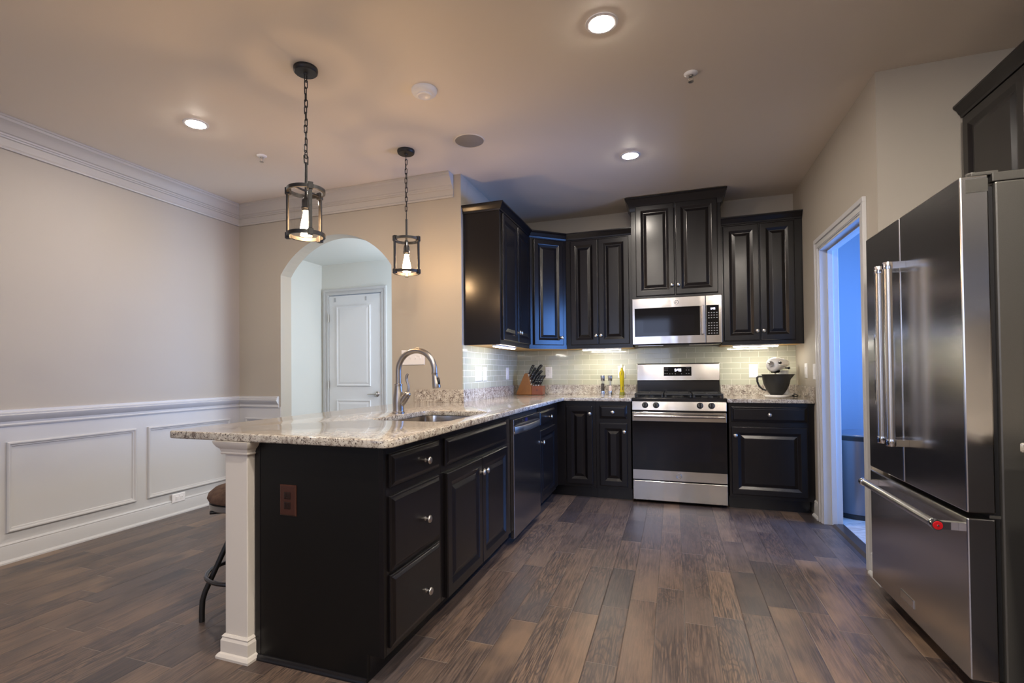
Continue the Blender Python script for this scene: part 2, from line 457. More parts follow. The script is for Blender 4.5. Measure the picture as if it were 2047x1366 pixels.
struct('wall_alcove', box(XR+0.115, 2.9, YW, YW+0.1, 0, H), WALL)
struct('wall_fridge_side', box(XF2, XF2+0.1, YR-0.1, YW-0.001, 0, H), WALL)
bm = bmesh.new()
bx(bm, XD, -3.45, YR-0.1, YR, 0, H); bx(bm, -2.35, -1.8, YR-0.1, YR, 0, H); bx(bm, 0.0, XF2, YR-0.1, YR, 0, H)
bx(bm, -3.45, -2.35, YR-0.1, YR, 0, 0.8); bx(bm, -3.45, -2.35, YR-0.1, YR, 2.2, H); bx(bm, -1.8, 0.0, YR-0.1, YR, 2.46, H); bx(bm, -1.8, 0.0, YR-0.1, YR, 0, 0.98)
struct('wall_behind', bm, WALL)
bm = bmesh.new()
for x in (-3.45, -2.93, -2.39): bx(bm, x, x+0.04, YR-0.06, YR-0.02, 0.8, 2.2)
for z in (0.8, 1.48, 2.16): bx(bm, -3.45, -2.35, YR-0.06, YR-0.02, z, z+0.04)
struct('window_1', bm, TRIM)
bm = bmesh.new()
for x in (-1.8, -0.95, -0.07): bx(bm, x, x+0.07, YR-0.06, YR-0.02, 0.98, 2.46)
for z in (0.98, 1.70, 2.39): bx(bm, -1.8, 0.0, YR-0.06, YR-0.02, z, z+0.07)
struct('window_2', bm, TRIM)
# hall beyond the arch
struct('wall_hall_left', box(XD-0.12, XD-0.016, YD+0.201, 5.05, 0, 2.43), HALLP)
HY = 4.95
bm = bmesh.new(); bx(bm, -3.9, -3.80, HY, HY+0.1, 0, 2.43); bx(bm, -3.09, XL-0.121, HY, HY+0.1, 0, 2.43); bx(bm, -3.80, -3.09, HY, HY+0.1, 2.066, 2.43)
struct('wall_hall_back', bm, HALLP)
struct('ceiling_hall', box(XD-0.1, XL-0.121, YD+0.137, HY+0.1, 2.43, 2.47), HALLP)
# laundry room beyond the right doorway
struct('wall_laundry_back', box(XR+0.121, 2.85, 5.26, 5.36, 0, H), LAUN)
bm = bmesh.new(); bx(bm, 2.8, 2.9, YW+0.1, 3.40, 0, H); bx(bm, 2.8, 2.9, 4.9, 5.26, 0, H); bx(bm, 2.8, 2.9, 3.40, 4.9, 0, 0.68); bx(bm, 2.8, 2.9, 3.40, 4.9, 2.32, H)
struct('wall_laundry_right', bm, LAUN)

# trims
crown = [(0, 2.562), (0.016, 2.562), (0.019, 2.570), (0.016, 2.580), (0.010, 2.584), (0.010, 2.628), (0.019, 2.632), (0.021, 2.640), (0.028, 2.643), (0.030, 2.652),
         (0.040, 2.657), (0.050, 2.672), (0.064, 2.694), (0.080, 2.712), (0.088, 2.716), (0.090, 2.730), (0.096, 2.733), (0.096, 2.746), (0, 2.746)]
struct('trim_crown', sweep(bmesh.new(), crown, [(XD, YR), (XD, YD), (-1.645, YD)], side=-1), CROWN, smooth=25)
rail = [(0, 0.842), (0.012, 0.842), (0.016, 0.852), (0.012, 0.860), (0.012, 0.872), (0.022, 0.880), (0.038, 0.905), (0.040, 0.912), (0.032, 0.916), (0.034, 0.926), (0.026, 0.932), (0.024, 0.945), (0, 0.947)]
struct('trim_chair_rail', sweep(bmesh.new(), rail, [(XD, YR), (XD, YD), (-3.410, YD)], side=-1), TRIM, smooth=25)
bm = bmesh.new(); bx(bm, XD, XD+0.004, YR, YD-0.004, 0, 0.85); bx(bm, XD, -3.394, YD-0.004, YD, 0, 0.85)
struct('trim_wainscot', bm, TRIM)
bas = [(0, 0), (0.028, 0), (0.028, 0.010), (0.020, 0.020), (0.013, 0.022), (0.013, 0.098), (0.010, 0.108), (0.012, 0.114), (0.006, 0.124), (0, 0.125)]
struct('baseboard_left', sweep(bmesh.new(), bas, [(XD+0.004, YR), (XD+0.004, YD-0.004), (-3.394, YD-0.004)], side=-1), TRIM, smooth=25)
fr = [(0, 0), (0.0, 0.014), (0.006, 0.019), (0.012, 0.018), (0.018, 0.010), (0.026, 0.008), (0.030, 0.0)]
for k, (a, b) in enumerate(((1.03, 1.83), (1.926, 2.728), (2.820, 3.602))):
    bm = bmesh.new(); rings_panel(bm, (XD+0.004, a, 0.186), (0, 1, 0), (1, 0, 0), b-a, 0.558, fr, fill=False)
    struct('trim_wall_frame', bm, TRIM, smooth=25)
bm = bmesh.new(); rings_panel(bm, (-3.80, YD-0.004, 0.186), (1, 0, 0), (0, -1, 0), 0.33, 0.558, fr, fill=False)
struct('trim_wall_frame', bm, TRIM, smooth=25)

def casing(O, Ud, N, w, h, cw=0.075):
    """door casing around an opening w x h whose lower corner is O; stepped boards with a raised outer band"""
    bm = bmesh.new(); O, Ud, N = Vector(O), Vector(Ud), Vector(N)
    def bb(u0, u1, v0, v1, t):
        P = [O+Ud*u+Vector((0, 0, v))+N*n for n in (0, t) for u, v in ((u0, v0), (u1, v0), (u1, v1), (u0, v1))]
        vs = [bm.verts.new(p) for p in P]
        for f in ((0, 3, 2, 1), (4, 5, 6, 7), (0, 1, 5, 4), (1, 2, 6, 5), (2, 3, 7, 6), (3, 0, 4, 7)): bm.faces.new([vs[i] for i in f])
    for a, b, t in ((0.0, cw, 0.010), (0.006, cw*0.42, 0.014), (cw*0.62, cw+0.0012, 0.020)):
        bb(-b, -a, 0, h+a-0.0003, t); bb(w+a, w+b, 0, h+a-0.0003, t); bb(-b, w+b, h+a, h+b, t)
    return bm
struct('trim_casing_laundry', casing((XR, DY0, 0), (0, 1, 0), (-1, 0, 0), DY1-DY0, DZ), TRIM, bevel=0.002)
bm = bmesh.new()
for a, b in ((DY0-0.0005, DY0+0.016), (DY1-0.016, DY1+0.0005)):
    bx(bm, XR-0.004, XR+0.117, a, b, 0, DZ)
    c, d = (a, b+0.012) if a < 4 else (a-0.012, b); bx(bm, XR+0.045, XR+0.080, c, d, 0, DZ)
bx(bm, XR-0.004, XR+0.117, DY0, DY1, DZ-0.016, DZ+0.0005); bx(bm, XR+0.045, XR+0.080, DY0, DY1, DZ-0.028, DZ)
struct('trim_jamb_laundry', bm, TRIM, bevel=0.0015)
THR = mat('threshold_wood', (0.055, 0.042, 0.036), 0.35)
struct('trim_threshold', prism(bmesh.new(), [(XR+0.04, 0), (XR+0.13, 0), (XR+0.12, 0.012), (XR+0.06, 0.012)], 'y', DY0+0.016, DY1-0.016), THR)
struct('baseboard_right', sweep(bmesh.new(), bas, [(XR, 4.62), (XR, DY1+0.076)], side=-1), TRIM, smooth=25)
struct('baseboard_corner', sweep(bmesh.new(), bas, [(XR, DY0-0.076), (XR, YW), (XF2, YW)], side=-1), TRIM, smooth=25)
# hall door
D = struct('door_1', rings_panel(bmesh.new(), (-3.797, HY+0.008, 0.006), (1, 0, 0), (0, -1, 0), 0.704, 2.052, [(0, -0.02), (0, 0.008), (0.002, 0.010)]), DOORW)
D['label'] = 'white two-panel door seen through the arch, with a nickel lever'
pr = [(0, 0), (0.004, -0.004), (0.014, -0.009), (0.022, -0.010), (0.040, -0.002), (0.045, -0.0015)]
for z0, z1, in ((0.20, 0.845), (1.005, 1.935)):
    bm = bmesh.new(); rings_panel(bm, (-3.685, HY-0.0125, z0), (1, 0, 0), (0, -1, 0), 0.455, z1-z0, [(0, -0.010), (0, 0.002), (0.006, 0.006), (0.016, 0.002), (0.024, -0.001), (0.045, 0.0035), (0.050, 0.004)])
    obj('door_panel', bm, DOORW, D)
bm = bmesh.new(); lathe(bm, [(0.0, 0), (0.032, 0), (0.032, 0.006), (0.026, 0.010), (0.012, 0.012), (0.011, 0.045), (0.0, 0.047)], (-3.150, HY-0.002, 0.915), (0, -1, 0), 20)
tube(bm, [(-3.150, HY-0.045, 0.915), (-3.18, HY-0.046, 0.915), (-3.25, HY-0.043, 0.912)], [0.010, 0.009, 0.006], 10)
obj('door_handle', bm, HANDLE, D, smooth=40)
for z in (1.80, 1.02, 0.25):
    bm = bmesh.new(); bx(bm, -3.812, -3.792, HY-0.014, HY-0.001, z-0.045, z+0.045); tube(bm, [(-3.803, HY-0.016, z-0.05), (-3.803, HY-0.016, z+0.05)], 0.006, 8)
    obj('hinge', bm, HANDLE, D)
bm = bmesh.new()
bx(bm, -3.725, -3.70, HY-0.006, HY-0.0015, 1.985, 2.035); bx(bm, -3.30, -3.28, HY-0.006, HY-0.0015, 1.985, 2.03)
obj('hook', bm, mat('grey_adhesive_hook', (0.42, 0.43, 0.45), 0.5), D)
bm = casing((-3.80, HY, 0), (1, 0, 0), (0, -1, 0), 0.71, 2.066, 0.070)
struct('trim_casing_hall', bm, TRIM, bevel=0.002)
struct('baseboard_hall', sweep(bmesh.new(), bas, [(XD-0.016, YD+0.2), (XD-0.016, HY)], side=-1), TRIM, smooth=25)

# ------------------------------------------------------------------ cabinet parts
RAISED = [(0, 0), (0, 0.016), (0.003, 0.0195), (0.006, 0.020), (0.046, 0.020), (0.050, 0.0185), (0.068, 0.0095), (0.072, 0.0092), (0.094, 0.0172), (0.097, 0.0178)]
SLAB = [(0, 0), (0, 0.009), (0.003, 0.0115), (0.008, 0.0125), (0.011, 0.0145), (0.020, 0.0195), (0.024, 0.020)]
km = bmesh.new()
lathe(km, [(0, 0), (0.0085, 0), (0.0085, 0.003), (0.0048, 0.005), (0.0045, 0.013), (0.009, 0.017), (0.0155, 0.020), (0.0165, 0.0235), (0.0135, 0.028), (0.006, 0.0305), (0, 0.031)], (0, 0, 0), (0, -1, 0), 20)
bmesh.ops.recalc_face_normals(km, faces=km.faces)
KNOB = bpy.data.meshes.new('knob'); km.to_mesh(KNOB); km.free(); KNOB.materials.append(HANDLE)
KNOB.polygons.foreach_set('use_smooth', [True]*len(KNOB.polygons)); KNOB.set_sharp_from_angle(angle=math.radians(50))
def knob(parent, pos, N):
    o = bpy.data.objects.new('knob', KNOB); COL.objects.link(o); o.parent = parent
    o.location = Vector(pos) - WO[parent]; o.rotation_euler = (0, 0, math.atan2(N[1], N[0]) + PI/2)
    return o
def front(parent, name, O, Ud, N, w, h, style, kn=None):
    bm = rings_panel(bmesh.new(), O, Ud, N, w, h, style)
    d = obj(name, bm, ESP, parent, bevel=0.0012)
    if kn:
        p = Vector(O) + Vector(Ud)*kn[0] + Vector((0, 0, kn[1])) + Vector(N)*0.0195
        knob(d, p, N)
    return d

# ---- peninsula run (faces +X)
PX, PB = -1.010, -1.600
def pen_front(parent, name, y0, y1, z0, z1, style, ky=None, kz=None):
    return front(parent, name, (PX, y0, z0), (0, 1, 0), (1, 0, 0), y1-y0, z1-z0, style, None if ky is None else (ky-y0, kz-z0))
t = thing('drawer_base_cabinet', 'black three-drawer base cabinet at the near end of the peninsula, with a plain side panel', 'cabinet', (-1.3, 1.87, 0))
bm = bmesh.new(); bx(bm, PB, PX, 1.642, 2.110, 0.104, ZB); obj('carcass', bm, ESP, t, bevel=0.001)
obj('end_panel', prism(bmesh.new(), [(-1.612, 0), (-1.082, 0), (-1.082, 0.104), (PX, 0.104), (PX, ZB), (-1.612, ZB)], 'y', 1.6235, 1.6415), ESPD, t, bevel=0.0015)
bm = bmesh.new(); bx(bm, -1.028, PX+0.002, 1.6215, 1.6234, 0.104, ZB); obj('edge_strip', bm, ESP, t, bevel=0.0008); obj('edge_strip', box(-1.612, -1.585, 1.6215, 1.6234, 0.02, ZB), ESP, t, bevel=0.0008)
obj('toe_kick', box(-1.12, -1.082, 1.642, 2.110, 0, 0.103), TOE, t)
q = [(0, 0), (0.016, 0), (0.015, 0.008), (0.010, 0.015), (0, 0.019)]
bm = bmesh.new(); sweep(bm, q, [(-1.60, 1.6233), (-1.083, 1.6233)], side=-1); obj('shoe_moulding', bm, TOE, t, smooth=40)
pen_front(t, 'drawer', 1.655, 2.078, 0.722, 0.848, SLAB, 1.922, 0.783)
pen_front(t, 'drawer', 1.655, 2.078, 0.410, 0.690, SLAB, 1.918, 0.538)
pen_front(t, 'drawer', 1.655, 2.078, 0.128, 0.396, SLAB, 1.922, 0.236)
t = thing('sink_base_cabinet', 'black sink base cabinet with two raised-panel doors, beside the dishwasher', 'cabinet', (-1.3, 2.6, 0))
obj('carcass', box(PB, PX, 2.1115, 3.160, 0.104, 0.690), ESP, t, bevel=0.001)
obj('face_rail', box(PX-0.02, PX, 2.1115, 3.160, 0.6905, ZB), ESP, t, bevel=0.001)
obj('toe_kick', box(-1.12, -1.082, 2.1115, 3.160, 0, 0.103), TOE, t)
pen_front(t, 'false_drawer_front', 2.142, 3.048, 0.718, 0.846, SLAB)
pen_front(t, 'door', 2.146, 2.600, 0.108, 0.684, RAISED, 2.572, 0.610)
pen_front(t, 'door', 2.606, 3.056, 0.108, 0.684, RAISED, 2.634, 0.610)
t = thing('narrow_base_cabinet', 'narrow black base cabinet with one drawer over one door, right of the dishwasher', 'cabinet', (-1.3, 4.2, 0))
obj('carcass', box(PB+0.02, PX, 3.880, 4.450, 0.104, ZB), ESP, t, bevel=0.001)
obj('toe_kick', box(-1.12, -1.082, 3.168, 4.450, 0, 0.060), TOE, t)
pen_front(t, 'drawer', 3.895, 4.432, 0.714, 0.840, SLAB, 4.20, 0.772)
pen_front(t, 'door', 3.895, 4.432, 0.110, 0.684, RAISED, 3.922, 0.590)

t = thing('dishwasher', 'dark stainless dishwasher built into the peninsula run', 'dishwasher', (-1.3, 3.51, 0))
obj('tub', box(-1.58, -1.012, 3.166, 3.866, 0.105, ZB-0.012), BRUB, t)
obj('door', box(-1.0115, -0.985, 3.168, 3.860, 0.062, 0.838), DWM, t, bevel=0.003)
bm = bmesh.new(); n = 20
def dw_prof(p): return [(-0.9846, 0.742), (-0.9846+p*0.7, 0.742), (-0.9846+p, 0.752), (-0.9846+p, 0.783), (-0.9846+p*0.9, 0.789), (-0.9846+p*0.72, 0.785), (-0.9846+p*0.45, 0.752), (-0.9846, 0.750)]
rr = []
for i in range(n+1):
    s_ = i/n; p = 0.004 + 0.034*(math.sin(PI*s_)**0.6 if 0 < s_ < 1 else 0)
    rr.append([bm.verts.new((x, 3.185+0.655*s_, z)) for x, z in dw_prof(p)])
for A, B in zip(rr, rr[1:]):
    for k in range(8): bm.faces.new((A[k], A[(k+1) % 8], B[(k+1) % 8], B[k]))
bm.faces.new(rr[0]); bm.faces.new(rr[-1][::-1])
obj('handle', bm, HANDLE, t, smooth=35)
bm = bmesh.new(); bx(bm, -0.985, -0.9838, 3.44, 3.50, 0.802, 0.828); obj('control_badge', bm, mat('indigo_badge', (0.03, 0.025, 0.09), 0.2), t)
bm = bmesh.new(); bx(bm, -0.985, -0.9834, 3.36, 3.42, 0.81, 0.812); bx(bm, -0.985, -0.9834, 3.36, 3.42, 0.82, 0.822); obj('control_print', bm, BRUB, t)

# ---- back run (faces -Y)
BY = 4.623
def back_front(parent, name, x0, x1, z0, z1, style, kx=None, kz=None, y=BY):
    return front(parent, name, (x0, y, z0), (1, 0, 0), (0, -1, 0), x1-x0, z1-z0, style, None if kx is None else (kx-x0, kz-z0))
t = thing('corner_base_cabinet', 'black corner base cabinet with one full-height door, where the two runs meet', 'cabinet', (-1.2, 4.95, 0))
bm = bmesh.new(); prism(bm, [(XL+0.002, 4.452), (PX, 4.452), (PX, BY), (-0.660, BY), (-0.660, YB-0.002), (XL+0.002, YB-0.002)], 'z', 0.104, ZB); obj('carcass', bm, ESP, t, bevel=0.001)
bm = bmesh.new(); prism(bm, [(-1.40, 4.452), (-1.082, 4.452), (-1.082, 4.690), (-0.660, 4.690), (-0.660, 4.72), (-1.40, 4.72)], 'z', 0, 0.1035); obj('toe_kick', bm, TOE, t)
obj('filler_strip', box(PX-0.002, -0.935, 4.607, BY, 0.11, ZB), ESP, t, bevel=0.001)
back_front(t, 'door', -0.928, -0.690, 0.130, 0.836, RAISED, -0.712, 0.768)
t = thing('small_drawer_cabinet', 'slim black base cabinet with drawer and door, just left of the range', 'cabinet', (-0.5, 4.9, 0))
obj('carcass', box(-0.659, -0.356, BY, YB-0.002, 0.104, ZB), ESP, t, bevel=0.001)
obj('toe_kick', box(-0.659, -0.356, 4.690, 4.72, 0, 0.1035), TOE, t)
back_front(t, 'drawer', -0.628, -0.388, 0.728, 0.846, SLAB, -0.510, 0.785)
back_front(t, 'door', -0.628, -0.388, 0.128, 0.688, RAISED, -0.412, 0.615)
t = thing('wide_base_cabinet', 'wide black base cabinet with drawer and door, right of the range', 'cabinet', (0.73, 4.9, 0))
obj('carcass', box(0.428, XR-0.002, BY, YB-0.002, 0.104, ZB), ESP, t, bevel=0.001)
obj('toe_kick', box(0.428, XR-0.024, 4.690, 4.72, 0, 0.1035), TOE, t)
back_front(t, 'drawer', 0.446, 0.992, 0.726, 0.851, SLAB, 0.724, 0.788)
back_front(t, 'door', 0.446, 0.990, 0.130, 0.686, RAISED, 0.473, 0.615)

# ---- wall cabinets
ZU, ZUT = 1.372, 2.432
ucrown = [(0, ZUT-0.002), (0.010, ZUT-0.002), (0.013, ZUT+0.010), (0.020, ZUT+0.018), (0.027, ZUT+0.034), (0.038, ZUT+0.046), (0.042, ZUT+0.050), (0.042, ZUT+0.060), (0, ZUT+0.060)]
t = thing('side_wall_cabinet', 'black wall cabinet on the side wall with its plain end towards the dining area', 'cabinet', (-1.42, 4.2, ZU))
UX = -1.273
obj('carcass', box(XL+0.0015, UX, 3.772, 4.618, ZU+0.012, ZUT), ESP, t, bevel=0.001)
obj('underside', box(XL+0.003, UX-0.004, 3.790, 4.616, ZU, ZU+0.0118), MAPLE, t)
obj('bottom_rail', box(UX-0.016, UX, 3.772, 4.618, ZU-0.002, ZU+0.0118), ESP, t)
obj('end_panel', box(XL+0.0015, UX, 3.766, 3.7718, ZU-0.002, ZUT), ESP, t, bevel=0.001)
front(t, 'door', (UX, 3.800, ZU+0.034), (0, 1, 0), (1, 0, 0), 0.408, 1.010, RAISED, (0.385, 0.085))
front(t, 'door', (UX, 4.214, ZU+0.034), (0, 1, 0), (1, 0, 0), 0.386, 1.010, RAISED, (0.023, 0.085))
obj('crown', sweep(bmesh.new(), ucrown, [(XL+0.002, 3.766), (UX, 3.766), (UX, 4.618)], side=-1), ESP, t, smooth=25)
dA, dB = Vector((UX, 4.623)), Vector((-0.973, 4.903))
t = thing('corner_wall_cabinet', 'black diagonal corner wall cabinet with a single door catching blue light', 'cabinet', (-1.3, 4.95, ZU))
cp = [(XL+0.0015, 4.619), (dA.x, 4.619), (dA.x, dA.y), (dB.x, dB.y), (dB.x, YB-0.0015), (XL+0.0015, YB-0.0015)]
obj('carcass', prism(bmesh.new(), cp, 'z', ZU+0.012, ZUT), ESP, t, bevel=0.001)
obj('underside', prism(bmesh.new(), [(p[0]-0.004 if p[0] > -1.5 else p[0], p[1]) for p in cp], 'z', ZU, ZU+0.0118), MAPLE, t)
du = (dB-dA); L = du.length; du.normalize(); dn = Vector((du.y, -du.x))
bm = bmesh.new(); prism(bm, [tuple(dA), tuple(dB), tuple(dB-dn*0.016), tuple(dA-dn*0.016)], 'z', ZU-0.002, ZU+0.0118); obj('bottom_rail', bm, ESP, t)
O = dA + du*0.045
front(t, 'door', (O.x, O.y, ZU+0.034), (du.x, du.y, 0), (dn.x, dn.y, 0), L-0.090, 1.010, RAISED, (L-0.090-0.026, 0.072))
obj('crown', sweep(bmesh.new(), ucrown, [tuple(dA), tuple(dB)], side=-1), ESP, t, smooth=25)
UY = 4.903
t = thing('back_wall_cabinet', 'black two-door wall cabinet between the diagonal corner and the microwave', 'cabinet', (-0.66, 5.07, ZU))
obj('carcass', box(-0.9725, -0.351, UY, YB-0.0015, ZU+0.012, ZUT), ESP, t, bevel=0.001)
obj('underside', box(-0.970, -0.353, UY+0.016, YB-0.0015, ZU, ZU+0.0118), MAPLE, t)
obj('bottom_rail', box(-0.9725, -0.351, UY, UY+0.016, ZU-0.002, ZU+0.0118), ESP, t)
front(t, 'door', (-0.928, UY, ZU+0.034), (1, 0, 0), (0, -1, 0), 0.262, 1.010, RAISED, (0.242, 0.085))
front(t, 'door', (-0.660, UY, ZU+0.034), (1, 0, 0), (0, -1, 0), 0.282, 1.010, RAISED, (0.020, 0.085))
obj('crown', sweep(bmesh.new(), ucrown, [(-0.9725, UY), (-0.351, UY)], side=-1), ESP, t, smooth=25)
t = thing('right_wall_cabinet', 'black two-door wall cabinet above the stand mixer', 'cabinet', (0.72, 5.07, ZU))
obj('carcass', box(0.4105, XR-0.0015, UY, YB-0.0015, ZU+0.012, ZUT), ESP, t, bevel=0.001)
obj('underside', box(0.413, XR-0.003, UY+0.016, YB-0.0015, ZU, ZU+0.0118), MAPLE, t)
obj('bottom_rail', box(0.4105, XR-0.0015, UY, UY+0.016, ZU-0.002, ZU+0.0118), ESP, t)
front(t, 'door', (0.428, UY, ZU+0.034), (1, 0, 0), (0, -1, 0), 0.282, 1.010, RAISED, (0.258, 0.082))
front(t, 'door', (0.716, UY, ZU+0.034), (1, 0, 0), (0, -1, 0), 0.262, 1.010, RAISED, (0.020, 0.082))
obj('crown', sweep(bmesh.new(), ucrown, [(0.4105, UY), (XR-0.002, UY)], side=-1), ESP, t, smooth=25)
MY = 4.832
t = thing('tall_wall_cabinet', 'tall black wall cabinet with a high crown, above the microwave', 'cabinet', (0.03, 5.0, 1.81))
obj('carcass', box(-0.3495, 0.4095, MY, YB-0.0015, 1.812, 2.665), ESP, t, bevel=0.001)
front(t, 'door', (-0.309, MY, 1.832), (1, 0, 0), (0, -1, 0), 0.333, 0.830, RAISED, (0.309, 0.085))
front(t, 'door', (0.034, MY, 1.832), (1, 0, 0), (0, -1, 0), 0.346, 0.830, RAISED, (0.020, 0.085))
mcrown = [(0, 2.618), (0.006, 2.618), (0.011, 2.636), (0.018, 2.664), (0.024, 2.676), (0.034, 2.700), (0.046, 2.722), (0.050, 2.724), (0.050, 2.738), (0, 2.738)]
obj('crown', sweep(bmesh.new(), mcrown, [(-0.3495, YB-0.002), (-0.3495, MY), (0.4095, MY), (0.4095, YB-0.002)], side=-1), ESP, t, smooth=25)
FX = 1.41
t = thing('fridge_top_cabinet', 'black wall cabinet above the refrigerator, at the right edge', 'cabinet', (1.58, 2.7, 1.86))
obj('carcass', box(FX, XF2-0.0015, 2.20, YW-0.012, 1.86, 2.432), ESP, t, bevel=0.001)
front(t, 'door', (FX, 3.205, 1.89), (0, -1, 0), (-1, 0, 0), 0.475, 0.525, RAISED)
front(t, 'door', (FX, 2.722, 1.89), (0, -1, 0), (-1, 0, 0), 0.475, 0.525, RAISED)
obj('crown', sweep(bmesh.new(), ucrown, [(FX, YW-0.006), (FX, 2.20), (XF2-0.002, 2.20)], side=-1), ESP, t, smooth=25)

t = thing('unseen_wall_cabinet', 'unseen black cabinet added above the granite end to darken the refrigerator reflections', 'cabinet', (1.58, 1.2, 1.40))  # out-of-view cabinet added to give the refrigerator side something dark to reflect
obj('carcass', box(FX, XF2-0.0015, 0.40, 2.06, 1.40, 2.432), ESP, t, bevel=0.001)
for k in range(4): front(t, 'door', (FX, 2.04-0.41*k, 1.42), (0, -1, 0), (-1, 0, 0), 0.395, 1.0, RAISED)
# under-cabinet strips
def strip(label, x0, x1, y0, y1, z):
    t = thing('under_cabinet_light', label, 'light', ((x0+x1)/2, (y0+y1)/2, z), 'light bars under the wall cabinets')
    obj('housing', box(x0, x1, y0, y1, z-0.012, z-0.0005), WPL, t)
    obj('diffuser', box(x0+0.008, x1-0.008, y0+0.006, y1-0.006, z-0.020, z-0.0122), STRIP, t)
strip('light bar under the wall cabinet on the side wall', -1.355, -1.320, 3.80, 4.34, ZU)
strip('light bar under the wall cabinet left of the microwave', -0.83, -0.46, 4.935, 4.98, ZU)
strip('light bar under the wall cabinet above the stand mixer', 0.50, 0.86, 4.935, 4.98, ZU)

# ------------------------------------------------------------------ counters
def slab(name, outline, holes, parent, z0, z1, bev=0.006):
    c = bpy.data.curves.new(name, 'CURVE'); c.dimensions = '2D'; c.fill_mode = 'BOTH'
    for poly in [outline]+holes:
        s = c.splines.new('POLY'); s.points.add(len(poly)-1); s.use_cyclic_u = True
        for p, q in zip(s.points, poly): p.co = (q[0], q[1], 0, 1)
    c.extrude = (z1-z0)/2-bev; c.bevel_depth = bev; c.bevel_resolution = 2; c.offset = -bev
    o = bpy.data.objects.new(name, c); COL.objects.link(o)
    me = bpy.data.meshes.new_from_object(o.evaluated_get(bpy.context.evaluated_depsgraph_get()))
    bm = bmesh.new(); bm.from_mesh(me); bpy.data.objects.remove(o); bpy.data.curves.remove(c); bpy.data.meshes.remove(me)
    bmesh.ops.remove_doubles(bm, verts=bm.verts, dist=0.00005)
    bmesh.ops.translate(bm, vec=(0, 0, (z0+z1)/2), verts=bm.verts)
    return obj(name, bm, GRAN, parent, smooth=40)
def rnd(pts, n=6):
    """round the corners of a polygon: points (x, y, r)"""
    out = []; N_ = len(pts)
    for i, (x, y, r) in enumerate(pts):
        p = Vector((x, y)); a = (Vector(pts[i-1][:2])-p).normalized(); b = (Vector(pts[(i+1) % N_][:2])-p).normalized()
        if r <= 0: out.append((x, y)); continue
        ang = a.angle(b); d = r/math.tan(ang/2); c = p + (a+b).normalized()*(r/math.sin(ang/2))
        s = p+a*d-c; e = p+b*d-c; a0 = math.atan2(s.y, s.x); a1 = math.atan2(e.y, e.x); da = (a1-a0+PI) % (2*PI)-PI
        for k in range(n+1): out.append((c.x+r*math.cos(a0+da*k/n), c.y+r*math.sin(a0+da*k/n)))
    return out
SINK = rnd([(-1.470, 2.225, 0.07), (-1.045, 2.225, 0.07), (-1.045, 2.880, 0.07), (-1.470, 2.880, 0.07)], 8)
t = thing('granite_countertop', 'L-shaped speckled granite countertop of the peninsula and the back left corner', 'countertop', (-1.5, 2.6, ZB))
slab('slab', rnd([(-2.040, 1.568, 0.028), (-0.950, 1.568, 0.045), (-0.950, 4.585, 0.012), (-0.3475, 4.585, 0.003), (-0.3475, YB-0.001, 0), (XL+0.001, YB-0.001, 0), (XL+0.001, YD-0.001, 0), (-2.040, YD-0.001, 0)]),
     [SINK[::-1]], t, ZB+0.0003, ZT)
bm = bmesh.new(); bx(bm, -2.0, XL+0.021, YD-0.021, YD-0.001, ZT-0.001, 1.0135); obj('upstand', bm, GRAN, t, bevel=0.002)
bm = bmesh.new(); bx(bm, XL+0.001, XL+0.021, YD-0.001, YB-0.001, ZT-0.001, 1.0135); obj('upstand', bm, GRAN, t, bevel=0.002)
bm = bmesh.new(); bx(bm, XL+0.021, -0.3475, YB-0.021, YB-0.001, ZT-0.001, 1.0135); obj('upstand', bm, GRAN, t, bevel=0.002)
t = thing('short_countertop', 'short speckled granite countertop under the stand mixer', 'countertop', (0.73, 4.9, ZB))
slab('slab', rnd([(0.4165, 4.585, 0.003), (XR-0.001, 4.585, 0.003), (XR-0.001, YB-0.001, 0), (0.4165, YB-0.001, 0)]), [], t, ZB+0.0003, ZT)
obj('upstand', box(0.4165, XR-0.0215, YB-0.021, YB-0.001, ZT-0.001, 1.0135), GRAN, t, bevel=0.002)
obj('upstand', box(XR-0.021, XR-0.001, 4.587, YB-0.001, ZT-0.001, 1.0135), GRAN, t, bevel=0.002)
t = thing('side_countertop', 'granite counter end poking in at the right edge before the refrigerator', 'countertop', (1.4, 1.6, ZB))
slab('slab', rnd([(1.030, 0.4, 0.003), (XF2-0.001, 0.4, 0), (XF2-0.001, 2.092, 0), (1.030, 2.092, 0.012)]), [], t, ZB+0.0003, ZT)
t = thing('side_base_cabinet', 'dark base cabinet below the granite end at the right edge', 'cabinet', (1.4, 1.6, 0))
obj('carcass', box(1.095, XF2-0.0015, 0.4, 2.065, 0.10, ZB), ESPD, t, bevel=0.001)
obj('toe_kick', box(1.17, 1.2, 0.4, 2.065, 0, 0.0995), TOE, t)

# sink
t = thing('kitchen_sink', 'undermount stainless sink set into the peninsula granite', 'sink', (-1.26, 2.55, 0.70))
bm = bmesh.new(); lev = [(1.006, ZB-0.0005), (0.985, 0.80), (0.975, 0.725), (0.93, 0.705)]; c0 = Vector((-1.2575, 2.5525)); rr = []
for k, z in lev: rr.append([bm.verts.new((c0.x+(p[0]-c0.x)*k, c0.y+(p[1]-c0.y)*k, z)) for p in SINK])
for A, B in zip(rr, rr[1:]):
    for i in range(len(A)): bm.faces.new((A[i], A[(i+1) % len(A)], B[(i+1) % len(A)], B[i]))
bm.faces.new(rr[-1]); b_ = obj('basin', bm, STEEL, t, smooth=50)
bm = bmesh.new(); lathe(bm, [(0.045, 0.7052), (0.045, 0.709), (0.036, 0.710), (0.030, 0.7065), (0, 0.7065)], (-1.2575, 2.5525, 0), (0, 0, 1), 24); obj('drain', bm, CHROME, b_, smooth=40)

